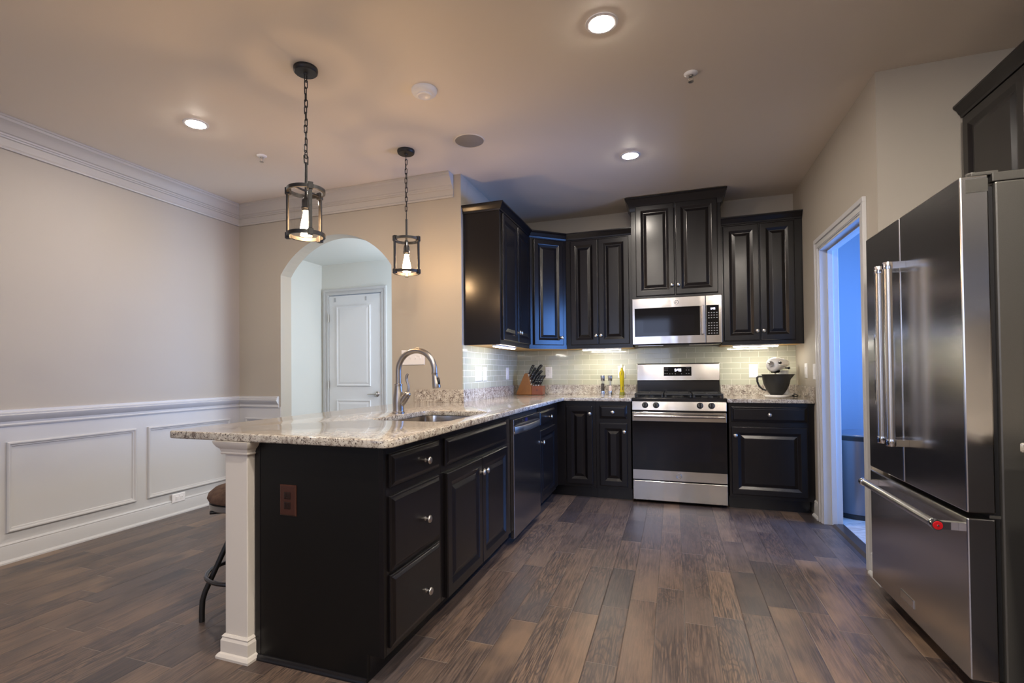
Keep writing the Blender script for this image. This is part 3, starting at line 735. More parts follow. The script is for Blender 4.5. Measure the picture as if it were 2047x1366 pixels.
# faucet
fx, fy = -1.520, 2.617
t = thing('kitchen_faucet', 'brushed nickel gooseneck faucet with pull-down head behind the sink', 'faucet', (fx, fy, ZT))
bm = bmesh.new(); lathe(bm, [(0.0, ZT), (0.037, ZT), (0.037, ZT+0.010), (0.032, ZT+0.013), (0.031, ZT+0.03), (0.0335, ZT+0.06), (0.0325, ZT+0.085), (0.027, ZT+0.125), (0.0225, ZT+0.158), (0.0225, ZT+0.163), (0.0245, ZT+0.165), (0.0245, ZT+0.174), (0.018, ZT+0.176), (0, ZT+0.176)], (fx, fy, 0), (0, 0, 1), 28)
obj('body', bm, FAUC, t, smooth=40)
bm = bmesh.new(); pts = [(fx, fy, ZT+0.17), (fx, fy, ZT+0.22)]
cxa, cza, ra = fx+0.118, 1.163, 0.118
for i in range(0, 21):
    a = PI - (PI+0.12)*i/20; pts.append((cxa+ra*math.cos(a), fy, cza+ra*math.sin(a)))
obj('spout', tube(bm, pts, 0.0168, 16), FAUC, t, smooth=60)
e = Vector(pts[-1]); d = Vector((0.16, 0, -1)).normalized()
bm = bmesh.new(); lathe(bm, [(0, -0.004), (0.0185, -0.004), (0.0185, 0.004), (0.0172, 0.006), (0.018, 0.02), (0.0225, 0.055), (0.0245, 0.078), (0.023, 0.086), (0, 0.087)], e, d, 20); hd = obj('spray_head', bm, FAUC, t, smooth=40)
bm = bmesh.new(); c = e+d*0.045+Vector((0.020, -0.006, 0.0)); lathe(bm, [(0, -0.022), (0.008, -0.018), (0.010, 0), (0.008, 0.018), (0, 0.022)], c, d, 10); obj('button', bm, BRUB, hd, smooth=60)
bm = bmesh.new(); tube(bm, [(fx+0.008, fy, ZT+0.045), (fx+0.035, fy, ZT+0.082), (fx+0.052, fy, ZT+0.105)], [0.021, 0.0225, 0.021], 16)
lathe(bm, [(0, -0.02), (0.016, -0.012), (0.021, 0), (0.016, 0.014), (0, 0.022)], (fx+0.058, fy, ZT+0.112), (0.5, 0, 0.85), 16)
tube(bm, [(fx+0.058, fy, ZT+0.118), (fx+0.066, fy, ZT+0.145), (fx+0.062, fy, ZT+0.175), (fx+0.052, fy, ZT+0.20), (fx+0.056, fy, ZT+0.222), (fx+0.064, fy, ZT+0.232)], [0.008, 0.0075, 0.007, 0.007, 0.0085, 0.006], 10)
obj('lever', bm, FAUC, t, smooth=60)

# tiles
bm = bmesh.new(); bx(bm, XL+0.0085, -0.331, YB-0.008, YB-0.0004, 1.0142, ZU-0.0025); bx(bm, -0.331, 0.396, YB-0.008, YB-0.0004, 0.90, 1.380); bx(bm, 0.396, XR-0.0005, YB-0.008, YB-0.0004, 1.0142, ZU-0.0025)
tag(obj('tile_backsplash', bm, TILE_B, origin=(0, YB, 1.0)), 'pale green glass subway tiles along the back wall behind the range', 'backsplash')
tag(obj('tile_backsplash', box(XL+0.0004, XL+0.008, YD+0.004, YB-0.0085, 1.0142, ZU-0.0025), TILE_L, origin=(XL, YD, 1.0)), 'pale green glass subway tiles on the short side wall below the side wall cabinet', 'backsplash')

# ------------------------------------------------------------------ outlets and switches
def plate(name, label, C_, Ud, N, w, h, kind, m_=WPL, m2=None, cat='outlet', group=None, n=1, horiz=False):
    C_, Ud, N = Vector(C_), Vector(Ud), Vector(N); V_ = Vector((0, 0, 1))
    t = thing(name, label, cat, C_, group)
    O = C_ - Ud*w/2 - V_*h/2
    bm = rings_panel(bmesh.new(), O, Ud, N, w, h, [(0, 0), (0, 0.003), (0.004, 0.006), (0.006, 0.0065)]); obj('cover_plate', bm, m_, t)
    for k in range(n):
        cc = C_ + Ud*((k-(n-1)/2)*0.046)
        if kind == 'outlet':
            for s in (-1, 1):
                c2 = cc + (Ud if horiz else V_)*(s*0.0195)
                a, b = (0.028, 0.032) if horiz else (0.032, 0.028)
                bm = rings_panel(bmesh.new(), c2-Ud*a/2-V_*b/2, Ud, N, a, b, [(0, 0.006), (0, 0.008), (0.003, 0.0088)])
                r_ = obj('receptacle', bm, BROWN2 if m_ is BROWNP else m_, t)
                bm = bmesh.new()
                for q, hh in ((-0.006, 0.008), (0.006, 0.007)):
                    pu = c2+(V_*q-Ud*0.004 if horiz else Ud*q+V_*0.003)
                    su, sv = (hh, 0.002) if horiz else (0.002, hh)
                    rings_panel(bm, pu-Ud*su/2-V_*sv/2, Ud, N, su, sv, [(0, 0.0080), (0, 0.0093)])
                pu = c2+(Ud*0.008 if horiz else -V_*0.008)
                rings_panel(bm, pu-Ud*0.002-V_*0.002, Ud, N, 0.004, 0.004, [(0, 0.0080), (0, 0.0093)])
                obj('slots', bm, m2 or GREYP, r_)
        elif kind == 'rocker':
            bm = rings_panel(bmesh.new(), cc-Ud*0.0165-V_*0.033, Ud, N, 0.033, 0.066, [(0, 0.006), (0, 0.009), (0.004, 0.0105)]); obj('rocker', bm, m_, t)
        else:
            bm = rings_panel(bmesh.new(), cc-Ud*0.005-V_*0.012, Ud, N, 0.010, 0.024, [(0, 0.006), (0.002, 0.014)]); obj('toggle', bm, m_, t)
    return t
X_, Y_ = Vector((1, 0, 0)), Vector((0, 1, 0))
tx = XL+0.0082; ty = YB-0.0082
plate('wall_outlet', 'white double outlet plate on the side tiles, nearest the dining area', (tx, 4.055, 1.135), Y_, X_, 0.150, 0.122, 'outlet', n=2)
plate('light_switch', 'slim white switch plate on the side tiles, beside the double outlet', (tx, 4.215, 1.135), Y_, X_, 0.082, 0.122, 'rocker', cat='switch')
plate('light_switch', 'white switch plate on the side tiles, closest to the inner corner', (tx, 4.868, 1.135), Y_, X_, 0.085, 0.122, 'rocker', cat='switch')
plate('wall_outlet', 'white outlet on the back tiles, partly behind the knives', (-1.233, ty, 1.140), X_, -Y_, 0.073, 0.124, 'outlet')
plate('wall_outlet', 'white outlet on the back tiles, behind the yellow oil bottle', (-0.485, ty, 1.142), X_, -Y_, 0.076, 0.126, 'outlet')
plate('wall_outlet', 'white outlet on the back tiles, left of the stand mixer', (0.697, ty, 1.140), X_, -Y_, 0.076, 0.126, 'outlet')
plate('light_switch', 'white switch on the right wall, nearer the tiles', (XR, 4.85, 1.140), -Y_, -X_, 0.078, 0.124, 'rocker', cat='switch')
plate('light_switch', 'white switch on the right wall, beside the door casing', (XR, 4.580, 1.132), -Y_, -X_, 0.078, 0.124, 'rocker', cat='switch')
plate('light_switch', 'wide white multi-switch plate on the arch wall behind the faucet', (-2.022, YD, 1.278), X_, -Y_, 0.215, 0.124, 'toggle', cat='switch', n=4)
plate('wall_outlet', 'white sideways outlet low on the left wainscot above the baseboard', (XD+0.017, 3.075, 0.136), Y_, X_, 0.118, 0.072, 'outlet', horiz=True)
plate('wall_outlet', 'brown outlet on the black end panel of the peninsula', (-1.443, 1.6233, 0.651), X_, -Y_, 0.080, 0.122, 'outlet', BROWNP, BRUB)

# ------------------------------------------------------------------ support post
t = thing('support_post', 'square cream post carrying the near corner of the granite', 'post', (-1.678, 1.65, 0))
obj('shaft', box(-1.736, -1.6195, 1.590, 1.705, 0.06, 0.86), CAPW, t, bevel=0.003)
sq = [(-1.736, 1.705), (-1.736, 1.590), (-1.6195, 1.590), (-1.6195, 1.6215)]
obj('capital', sweep(bmesh.new(), [(-0.01, 0.826), (0.010, 0.826), (0.013, 0.831), (0.010, 0.836), (0.013, 0.842), (0.014, 0.848), (0.024, 0.858), (0.032, 0.872), (0.034, ZB-0.0005), (-0.01, ZB-0.0005)], sq, side=-1), CAPW, t, smooth=25)
obj('base', sweep(bmesh.new(), [(-0.01, 0), (0.026, 0), (0.027, 0.010), (0.020, 0.020), (0.013, 0.024), (0.013, 0.070), (0.008, 0.080), (0.010, 0.086), (0.003, 0.094), (-0.01, 0.094)], sq, side=-1), CAPW, t, smooth=25)

# ------------------------------------------------------------------ range
t = thing('gas_range', 'stainless gas range with black glass oven door', 'range', (0.035, 4.9, 0))
RX0, RX1, RY = -0.3445, 0.4135, 4.625
obj('body', box(RX0+0.002, RX1-0.002, RY+0.025, 5.205, 0.02, 0.885), BENAM, t)
bm = bmesh.new()
for x in (-0.30, 0.37):
    for y in (4.72, 5.15): lathe(bm, [(0, 0), (0.018, 0), (0.018, 0.0195), (0, 0.0195)], (x, y, 0), (0, 0, 1), 10)
obj('feet', bm, BRUB, t)
o = obj('control_panel', prism(bmesh.new(), [(RY-0.018, 0.808), (RY-0.006, 0.886), (RY+0.03, 0.886), (RY+0.03, 0.808)], 'x', RX0, RX1), STEEL, t, bevel=0.003)
for x in (-0.234, -0.143, 0.209, 0.298):
    bm = bmesh.new(); lathe(bm, [(0, 0), (0.026, 0), (0.026, 0.006), (0.0225, 0.010), (0.0205, 0.026), (0.018, 0.030), (0, 0.030)], (x, RY-0.010, 0.852), (0, -1, 0.15), 22)
    k_ = obj('knob', bm, BRUB, o, smooth=40)
    bm = bmesh.new(); bx(bm, x-0.005, x+0.005, RY-0.047, RY-0.038, 0.838, 0.874); obj('grip', bm, BENAM, o, bevel=0.002)
obj('cooktop', box(RX0-0.001, RX1+0.001, RY-0.012, 5.17, 0.8865, 0.916), BENAM, t, bevel=0.006)
bm = bmesh.new()
for x0, x1 in ((-0.325, -0.085), (-0.075, 0.145), (0.155, 0.395)):
    for y0, y1 in ((4.665, 5.115),):
        for y in (y0, y1): bx(bm, x0, x1, y-0.007, y+0.007, 0.936, 0.952)
        for x in (x0+0.007, x1-0.007): bx(bm, x-0.007, x+0.007, y0, y1, 0.936, 0.952)
        for yy in (4.775, 5.005):
            bx(bm, x0, x1, yy-0.006, yy+0.006, 0.938, 0.950)
        bx(bm, (x0+x1)/2-0.006, (x0+x1)/2+0.006, y0, y1, 0.938, 0.950)
        for x in (x0+0.01, x1-0.01):
            for y in (y0, y1): bx(bm, x-0.009, x+0.009, y-0.009, y+0.009, 0.9162, 0.937)
obj('grate', bm, CASTI, t, bevel=0.004)
for x, y, r in ((-0.205, 4.775, 0.045), (-0.205, 5.005, 0.038), (0.035, 4.89, 0.05), (0.275, 4.775, 0.05), (0.275, 5.005, 0.035)):
    bm = bmesh.new(); lathe(bm, [(0, 0.9163), (r, 0.9163), (r*0.95, 0.924), (r*0.7, 0.926), (r*0.7, 0.933), (0, 0.935)], (x, y, 0), (0, 0, 1), 20); obj('burner', bm, CASTI, t, smooth=40)
obj('back_panel', box(RX0+0.012, RX1-0.008, 5.16, 5.205, 0.9165, 1.062), BENAM, t, bevel=0.004)
bg = obj('backguard', prism(bmesh.new(), [(5.150, 1.056), (5.158, 1.052), (5.200, 1.052), (5.200, 1.222), (5.178, 1.222), (5.165, 1.214)], 'x', RX0+0.012, RX1-0.006), STEEL, t, bevel=0.004)
def tilt(z): return 5.150 + (z-1.056)*0.095
bm = bmesh.new()
P_ = [(-0.085, 1.100), (0.163, 1.100), (0.163, 1.186), (-0.085, 1.186)]
A = [bm.verts.new((x, tilt(z)-0.0015, z)) for x, z in P_]; B = [bm.verts.new((x, tilt(z)+0.004, z)) for x, z in P_]
bm.faces.new(A); bm.faces.new(B[::-1])
for i in range(4): bm.faces.new((A[i], B[i], B[(i+1) % 4], A[(i+1) % 4]))
disp = obj('display', bm, BGLASS, bg)
SEG = {'5': 'afgcd', '4': 'fgbc', ':': ''}
def digits(x, z, h, w, y, text, gap):
    bm = bmesh.new(); th = h*0.16
    S = {'a': (0, w, h-th, h), 'd': (0, w, 0, th), 'g': (0, w, h/2-th/2, h/2+th/2), 'f': (0, th, h/2, h), 'e': (0, th, 0, h/2), 'b': (w-th, w, h/2, h), 'c': (w-th, w, 0, h/2)}
    for ch in text:
        if ch == ':':
            for zz in (0.3, 0.62): bx(bm, x, x+th, y-0.001, y, z+h*zz, z+h*zz+th)
            x += th+gap*0.7; continue
        for s in SEG[ch]:
            a, b, c, d_ = S[s]; bx(bm, x+a, x+b, y-0.001, y, z+c, z+d_)
        x += w+gap
    return bm
obj('clock_digits', digits(0.015, 1.143, 0.024, 0.0125, tilt(1.15)-0.002, '5:45', 0.0055), DIGIT, disp)
bm = bmesh.new()
for x in (-0.073, -0.055, 0.118, 0.140):
    for z in (1.122, 1.155): bx(bm, x-0.005, x+0.005, tilt(z)-0.0024, tilt(z)-0.0014, z-0.003, z+0.003)
for x in (-0.030, -0.008, 0.02, 0.075): bx(bm, x-0.004, x+0.004, tilt(1.12)-0.0024, tilt(1.12)-0.0014, 1.117, 1.123)
bx(bm, -0.078, -0.045, tilt(1.176)-0.0024, tilt(1.176)-0.0014, 1.174, 1.177); bx(bm, 0.115, 0.147, tilt(1.176)-0.0024, tilt(1.176)-0.0014, 1.174, 1.177)
PRINT = mat('grey_print', (0.30, 0.30, 0.31), 0.5)
obj('button_print', bm, PRINT, disp)
od = obj('oven_door', box(RX0+0.001, RX1-0.001, RY-0.016, RY+0.024, 0.206, 0.792), STEEL, t, bevel=0.003)
obj('glass', box(RX0+0.002, RX1-0.002, RY-0.0185, RY-0.0162, 0.291, 0.716), BGLASS, od)
OVW = mat('oven_window', (0.007, 0.007, 0.010), 0.06, 0.0, Specular_IOR_Level=0.3)
obj('window', box(-0.225, 0.292, RY-0.0192, RY-0.0186, 0.375, 0.640), OVW, od)
bm = bmesh.new(); tube(bm, [(RX0+0.018, RY-0.055, 0.762), (RX1-0.018, RY-0.055, 0.762)], 0.0145, 16)
for x in (RX0+0.030, RX1-0.030): bx(bm, x-0.012, x+0.012, RY-0.056, RY-0.0155, 0.750, 0.774)
obj('handle', bm, STEEL, od, smooth=40)
def emblem(parent, c, N, r, m_):
    c, N = Vector(c), Vector(N).normalized(); Ud = Vector((0, 0, 1)).cross(N).normalized(); V_ = Vector((0, 0, 1))
    bm = bmesh.new(); ring = lambda rr, a0, a1, n, ox=0, oz=0: [c+Ud*(ox+rr*math.cos(a0+(a1-a0)*i/n))+V_*(oz+rr*math.sin(a0+(a1-a0)*i/n)) for i in range(n+1)]
    tube(bm, ring(r, 0, 2*PI, 24)[:-1], r*0.10, 6, closed=True)
    tube(bm, ring(r*0.80, 0.3, 1.3, 6), r*0.06, 5); tube(bm, ring(r*0.80, PI+0.3, PI+1.3, 6), r*0.06, 5)
    tube(bm, ring(r*0.30, 0.6, 5.6, 14, -r*0.22, 0.0), r*0.07, 5); tube(bm, ring(r*0.26, 1.0, 5.2, 12, r*0.30, r*0.05), r*0.07, 5)
    tube(bm, [c-Ud*r*0.5-V_*r*0.2, c+V_*r*0.02, c+Ud*r*0.52-V_*r*0.15], r*0.06, 5)
    return obj('emblem', bm, m_, parent, smooth=60)
EMB = mat('emblem_grey', (0.30, 0.30, 0.31), 0.35, 0.8)
emblem(od, (0.036, RY-0.0165, 0.250), (0, -1, 0), 0.021, EMB)
obj('drawer', box(RX0+0.002, RX1-0.001, RY-0.016, RY+0.024, 0.030, 0.196), STEEL, t, bevel=0.003)

# ------------------------------------------------------------------ microwave
t = thing('microwave', 'stainless over-the-range microwave under the tall cabinet', 'microwave', (0.03, 5.0, 1.39))
GY = 4.836
obj('body', box(-0.345, 0.405, GY+0.001, YB-0.002, 1.394, 1.808), BENAM, t)
md = obj('door', box(-0.346, 0.2735, GY-0.022, GY, 1.392, 1.808), STEEL, t, bevel=0.003)
obj('glass', box(-0.325, 0.229, GY-0.0242, GY-0.0222, 1.462, 1.720), BGLASS, md)
obj('window_mesh', box(-0.249, 0.182, GY-0.0248, GY-0.0243, 1.496, 1.648), OVW, md)
bm = bmesh.new(); bx(bm, 0.235, 0.261, GY-0.062, GY-0.046, 1.466, 1.722)
for z in (1.486, 1.702): bx(bm, 0.240, 0.256, GY-0.047, GY-0.0215, z-0.012, z+0.012)
obj('handle', bm, STEEL, md, bevel=0.005)
emblem(md, (0.036, GY-0.0225, 1.762), (0, -1, 0), 0.017, EMB)
mp = obj('control_panel', box(0.2755, 0.406, GY-0.022, GY, 1.392, 1.808), STEEL, t, bevel=0.003)
kp = obj('keypad', box(0.281, 0.381, GY-0.0242, GY-0.0222, 1.458, 1.722), BGLASS, mp)
obj('clock_digits', digits(0.317, 1.682, 0.016, 0.0075, GY-0.0243, '5:45', 0.003), DIGIT, kp)
bm = bmesh.new()
for r_ in range(9):
    z = 1.655-0.0225*r_
    for k in range(4):
        if r_ in (3,) : continue
        x = 0.300+0.0215*k; bx(bm, x-0.0055, x+0.0055, GY-0.0250, GY-0.0241, z-0.0035, z+0.0035)
obj('button_print', bm, PRINT, kp)
bm = bmesh.new(); bx(bm, -0.335, 0.398, GY+0.01, 5.10, 1.383, 1.3935); obj('underside_vent', bm, BRUB, t, bevel=0.004)
bm = bmesh.new(); bx(bm, -0.30, -0.08, 4.87, 5.0, 1.380, 1.3828); bx(bm, 0.14, 0.36, 4.87, 5.0, 1.380, 1.3828); obj('grease_filter', bm, STEEL, t)

# ------------------------------------------------------------------ refrigerator
XFR = 0.94
t = thing('refrigerator', 'large dark stainless French door refrigerator with bottom freezer drawer', 'refrigerator', (1.35, 2.65, 0))
obj('body', box(1.036, 1.722, 2.195, 3.100, 0.035, 1.786), FSIDE, t, bevel=0.006)
bm = bmesh.new(); bx(bm, 1.020, 1.0355, 2.21, 3.085, 0.09, 1.775); obj('door_gasket', bm, BRUB, t)
dn_ = obj('door', box(XFR, 1.019, 2.193, 2.6885, 0.656, 1.812), FRIDGE, t, bevel=0.005)
df_ = obj('door', box(XFR, 1.019, 2.6955, 3.100, 0.656, 1.812), FRIDGE, t, bevel=0.005)
dr_ = obj('freezer_drawer', box(XFR, 1.019, 2.193, 3.100, 0.088, 0.638), FRIDGE, t, bevel=0.005)
obj('kick_grille', box(1.0, 1.0355, 2.21, 3.085, 0.02, 0.078), BRUB, t)
def fhandle(parent, y, s):
    bm = bmesh.new(); tube(bm, [(0.878, y, 0.845), (0.878, y, 1.585)], 0.0155, 16); hb = obj('handle', bm, HANDLE, parent, smooth=50)
    for z, sg in ((0.832, -1), (1.598, 1)):
        bm = bmesh.new()
        lathe(bm, [(0, -0.016), (0.0185, -0.016), (0.0195, -0.008), (0.0195, 0.008), (0.0175, 0.014), (0, 0.015)], (0.878, y, z), (0, 0, sg), 18)
        bx(bm, 0.880, XFR-0.0003, y-0.011, y+0.011, z-0.014, z+0.014)
        obj('bracket', bm, CHROME, parent, smooth=35)
fhandle(dn_, 2.642, 1); fhandle(df_, 2.742, -1)
bm = bmesh.new(); tube(bm, [(0.880, 2.985, 0.592), (0.880, 2.275, 0.590)], 0.0155, 16); obj('handle', bm, HANDLE, dr_, smooth=50)
for y, sg in ((2.998, 1), (2.262, -1)):
    bm = bmesh.new()
    lathe(bm, [(0, -0.016), (0.0185, -0.016), (0.0195, -0.008), (0.0195, 0.008), (0.0185, 0.013), (0, 0.0135)], (0.880, y, 0.591), (0, sg, 0), 18)
    bx(bm, 0.882, XFR-0.0003, y-0.012, y+0.012, 0.578, 0.605)
    obj('bracket', bm, CHROME, dr_, smooth=35)
bm = bmesh.new(); lathe(bm, [(0, 0), (0.0155, 0), (0.014, 0.003), (0, 0.0035)], (0.880, 2.2480, 0.591), (0, -1, 0), 20); md_ = obj('medallion', bm, RED, dr_, smooth=40, label='round red medallion on the drawer handle end')
bm = bmesh.new(); lathe(bm, [(0, 0.0035), (0.004, 0.0035), (0.003, 0.0052), (0, 0.0055)], (0.880, 2.2480, 0.591), (0, -1, 0), 12); obj('stud', bm, CHROME, md_, smooth=40)
bm = rings_panel(bmesh.new(), (XFR, 2.750, 0.138), (0, -1, 0), (-1, 0, 0), 0.130, 0.036, [(0, 0), (0, 0.0025), (0.003, 0.004), (0.006, 0.0032)]); obj('name_plate', bm, HANDLE, dr_)
dsp = obj('dispenser_frame', rings_panel(bmesh.new(), (XFR-0.0005, 2.985, 0.965), (0, -1, 0), (-1, 0, 0), 0.185, 0.355, [(0, 0), (0, 0.008), (0.012, 0.008), (0.016, 0.004)], fill=False), CHROME, df_)
obj('dispenser_recess', rings_panel(bmesh.new(), (XFR-0.0006, 2.970, 0.980), (0, -1, 0), (-1, 0, 0), 0.155, 0.325, [(0, 0), (0, 0.003)]), BGLASS, df_)
bm = bmesh.new(); bx(bm, 0.975, 1.05, 2.20, 2.235, 1.8125, 1.826); lathe(bm, [(0, 0), (0.016, 0), (0.016, 0.02), (0, 0.022)], (0.990, 2.235, 1.8128), (0, 0, 1), 14); bx(bm, 1.03, 1.70, 2.195, 2.225, 1.787, 1.818); obj('hinge_cover', bm, FSIDE, t, bevel=0.003)
bm = bmesh.new(); bx(bm, 0.955, 1.016, 2.1915, 2.1928, 1.755, 1.80); obj('hinge_plate', bm, FSIDE, t); obj('hinge_plate', box(1.0, 1.03, 2.1915, 2.1928, 0.642, 0.652), FSIDE, t)
bm = bmesh.new()
for y in (2.25, 3.05): lathe(bm, [(0, 0), (0.02, 0), (0.02, 0.0345), (0, 0.0345)], (1.10, y, 0), (0, 0, 1), 10); lathe(bm, [(0, 0), (0.02, 0), (0.02, 0.0345), (0, 0.0345)], (1.65, y, 0), (0, 0, 1), 10)
obj('feet', bm, BRUB, t)

# ------------------------------------------------------------------ pendants
def pendant(label, x, y, a0):
    """cage lantern hung on a chain; a0 turns the three bars"""
    t = thing('pendant_lantern', label, 'pendant lamp', (x, y, H), 'lantern pendants over the peninsula')
    bm = bmesh.new(); lathe(bm, [(0, 0), (0.061, 0), (0.062, -0.006), (0.060, -0.020), (0.055, -0.025), (0.012, -0.027), (0.010, -0.034), (0, -0.035)], (x, y, H-0.0005), (0, 0, 1), 28); obj('canopy', bm, BLACKM, t, smooth=40)
    bm = bmesh.new(); z = H-0.030; k = 0
    while z > 2.285:
        pts = []
        hl, hw = 0.0135, 0.0075
        for i in range(14):
            a = 2*PI*i/14; u = hw*math.cos(a); v = hw*math.sin(a) + (hl if math.sin(a) >= 0 else -hl)
            ph = (k % 2)*PI/2 + a0 + 0.5*math.sin(k*1.3)
            pts.append((x+u*math.cos(ph)+0.002*math.sin(k*2.1), y+u*math.sin(ph), z-hl-hw+v))
        tube(bm, pts, 0.0027, 6, closed=True); z -= 0.0335; k += 1
    obj('chain', bm, BLACKM, t, smooth=60)
    bm = bmesh.new(); tube(bm, [(x, y, 2.252), (x, y, 2.06)], 0.0075, 10)
    ct, st = math.cos(a0), math.sin(a0)
    tube(bm, [(x-0.012*ct, y-0.012*st, 2.245), (x-0.013*ct, y-0.013*st, 2.285), (x-0.006*ct, y-0.006*st, 2.293), (x+0.006*ct, y+0.006*st, 2.293), (x+0.013*ct, y+0.013*st, 2.285), (x+0.012*ct, y+0.012*st, 2.245)], 0.0035, 6); obj('rod', bm, BLACKM, t, smooth=60)
    r0 = 0.096
    for z0, z1 in ((2.094, 2.112), (1.862, 1.880)):
        bm = bmesh.new(); lathe(bm, [(r0-0.012, z0), (r0, z0), (r0, z1), (r0-0.012, z1), (r0-0.012, z0)], (x, y, 0), (0, 0, 1), 40)
        bmesh.ops.remove_doubles(bm, verts=bm.verts, dist=1e-5)
        for a in (a0, a0+PI) if z0 > 2 else ():
            tube(bm, [(x, y, 2.103), (x+0.088*math.cos(a), y+0.088*math.sin(a), 2.103)], 0.0055, 8)
        obj('top_ring' if z0 > 2 else 'bottom_ring', bm, BLACKM, t, smooth=35)
    for i in range(3):
        a = a0+2*PI*i/3; c, s = math.cos(a), math.sin(a); bm = bmesh.new()
        def ob(rr0, rr1, w, z0, z1):
            P = [(rr, ww) for rr, ww in ((rr0, -w), (rr1, -w), (rr1, w), (rr0, w))]
            prism(bm, [(x+r_*c-w_*s, y+r_*s+w_*c) for r_, w_ in P], 'z', z0, z1)
        ob(r0-0.006, r0+0.005, 0.009, 1.866, 2.108); ob(r0-0.016, r0+0.010, 0.013, 2.084, 2.120); ob(r0-0.016, r0+0.010, 0.013, 1.854, 1.886)
        obj('bar', bm, BLACKM, t, bevel=0.002)
    bm = bmesh.new(); lathe(bm, [(r0-0.016, 1.882), (r0-0.016, 2.092), (r0-0.0175, 2.092), (r0-0.0175, 1.882), (r0-0.016, 1.882)], (x, y, 0), (0, 0, 1), 40)
    bmesh.ops.remove_doubles(bm, verts=bm.verts, dist=1e-5); obj('glass_cylinder', bm, CGLASS, t, smooth=50)
    bm = bmesh.new(); lathe(bm, [(0, 2.066), (0.014, 2.066), (0.020, 2.056), (0.022, 2.048), (0.022, 2.020), (0.0245, 2.018), (0.0245, 2.008), (0.021, 2.006), (0.021, 1.997), (0, 1.997)], (x, y, 0), (0, 0, 1), 20); sk = obj('socket', bm, BLACKM, t, smooth=40)
    bm = bmesh.new(); lathe(bm, [(0, 1.9965), (0.013, 1.9965), (0.015, 1.984), (0.019, 1.965), (0.026, 1.930), (0.0295, 1.908), (0.029, 1.893), (0.022, 1.878), (0.010, 1.870), (0, 1.868)], (x, y, 0), (0, 0, 1), 20); obj('bulb', bm, BULB, sk, smooth=60)
    return t
def cage_angle(x, y, th):
    v = Vector((x, y)).normalized(); r = Vector((v.y, -v.x)); d = r*math.cos(th)+v*math.sin(th); return math.atan2(d.y, d.x)
pendant('nearer black lantern pendant with a glowing bulb, over the near end of the peninsula', -1.783, 2.140, cage_angle(-1.78, 2.14, math.radians(42)))
pendant('farther black lantern pendant with a glowing bulb, hanging beside the arch', -1.780, 3.190, cage_angle(-1.78, 3.19, math.radians(90)))

# ------------------------------------------------------------------ ceiling fittings
def downlight(label, x, y, lens=LED):
    t = thing('recessed_downlight', label, 'ceiling light', (x, y, H), 'recessed ceiling lights')
    bm = bmesh.new(); lathe(bm, [(0.056, -0.0005), (0.074, -0.0005), (0.073, -0.004), (0.060, -0.007), (0.056, -0.006), (0.056, -0.0005)], (x, y, H), (0, 0, 1), 32); bmesh.ops.remove_doubles(bm, verts=bm.verts, dist=1e-5); obj('trim_ring', bm, WPL, t, smooth=40)
    bm = bmesh.new(); lathe(bm, [(0.0, -0.0012), (0.0555, -0.0012), (0.0555, -0.006), (0.045, -0.0095), (0.025, -0.0115), (0, -0.012)], (x, y, H), (0, 0, 1), 32); obj('lens', bm, lens, t, smooth=60)
    return t
downlight('glowing recessed light in the ceiling above the dining side, left of the pendants', -2.828, 2.368)
downlight('largest glowing recessed light, nearest the top edge', -0.287, 2.336)
downlight('glowing recessed light in front of the tall wall cabinet', -0.277, 3.856)
for x, y in ((-0.29, 0.82), (0.95, 1.45), (0.95, 0.2), (-0.29, -1.5), (0.95, -1.5)):  # unseen lights added to brighten the right side and the ceiling
    downlight('added unseen recessed light in the ceiling outside the view', x, y, LED_ADDED)
t = thing('smoke_detector', 'white round smoke detector on the ceiling between the pendants and the speaker', 'smoke detector', (-1.298, 2.540, H))
bm = bmesh.new(); lathe(bm, [(0, 0), (0.072, 0), (0.072, -0.010), (0.066, -0.022), (0.052, -0.030), (0, -0.030)], (-1.298, 2.540, H-0.0003), (0, 0, 1), 32); obj('housing', bm, WPL, t, smooth=35)
bm = bmesh.new(); lathe(bm, [(0, -0.0302), (0.044, -0.0302), (0.042, -0.036), (0.034, -0.038), (0.030, -0.0355), (0, -0.0355)], (-1.298, 2.540, H), (0, 0, 1), 28); obj('cap', bm, WPL, t, smooth=35)
t = thing('ceiling_speaker', 'round grey-brown speaker grille flush in the ceiling', 'speaker', (-1.296, 3.208, H))
bm = bmesh.new(); lathe(bm, [(0, -0.0003), (0.098, -0.0003), (0.098, -0.003), (0.094, -0.005), (0, -0.005)], (-1.296, 3.208, H), (0, 0, 1), 40); obj('grille', bm, SPKM, t, smooth=40)
bm = bmesh.new(); lathe(bm, [(0.098, -0.0003), (0.104, -0.0003), (0.103, -0.005), (0.0985, -0.0055), (0.098, -0.0003)], (-1.296, 3.208, H), (0, 0, 1), 40); bmesh.ops.remove_doubles(bm, verts=bm.verts, dist=1e-5); obj('rim', bm, CEIL, t, smooth=40)
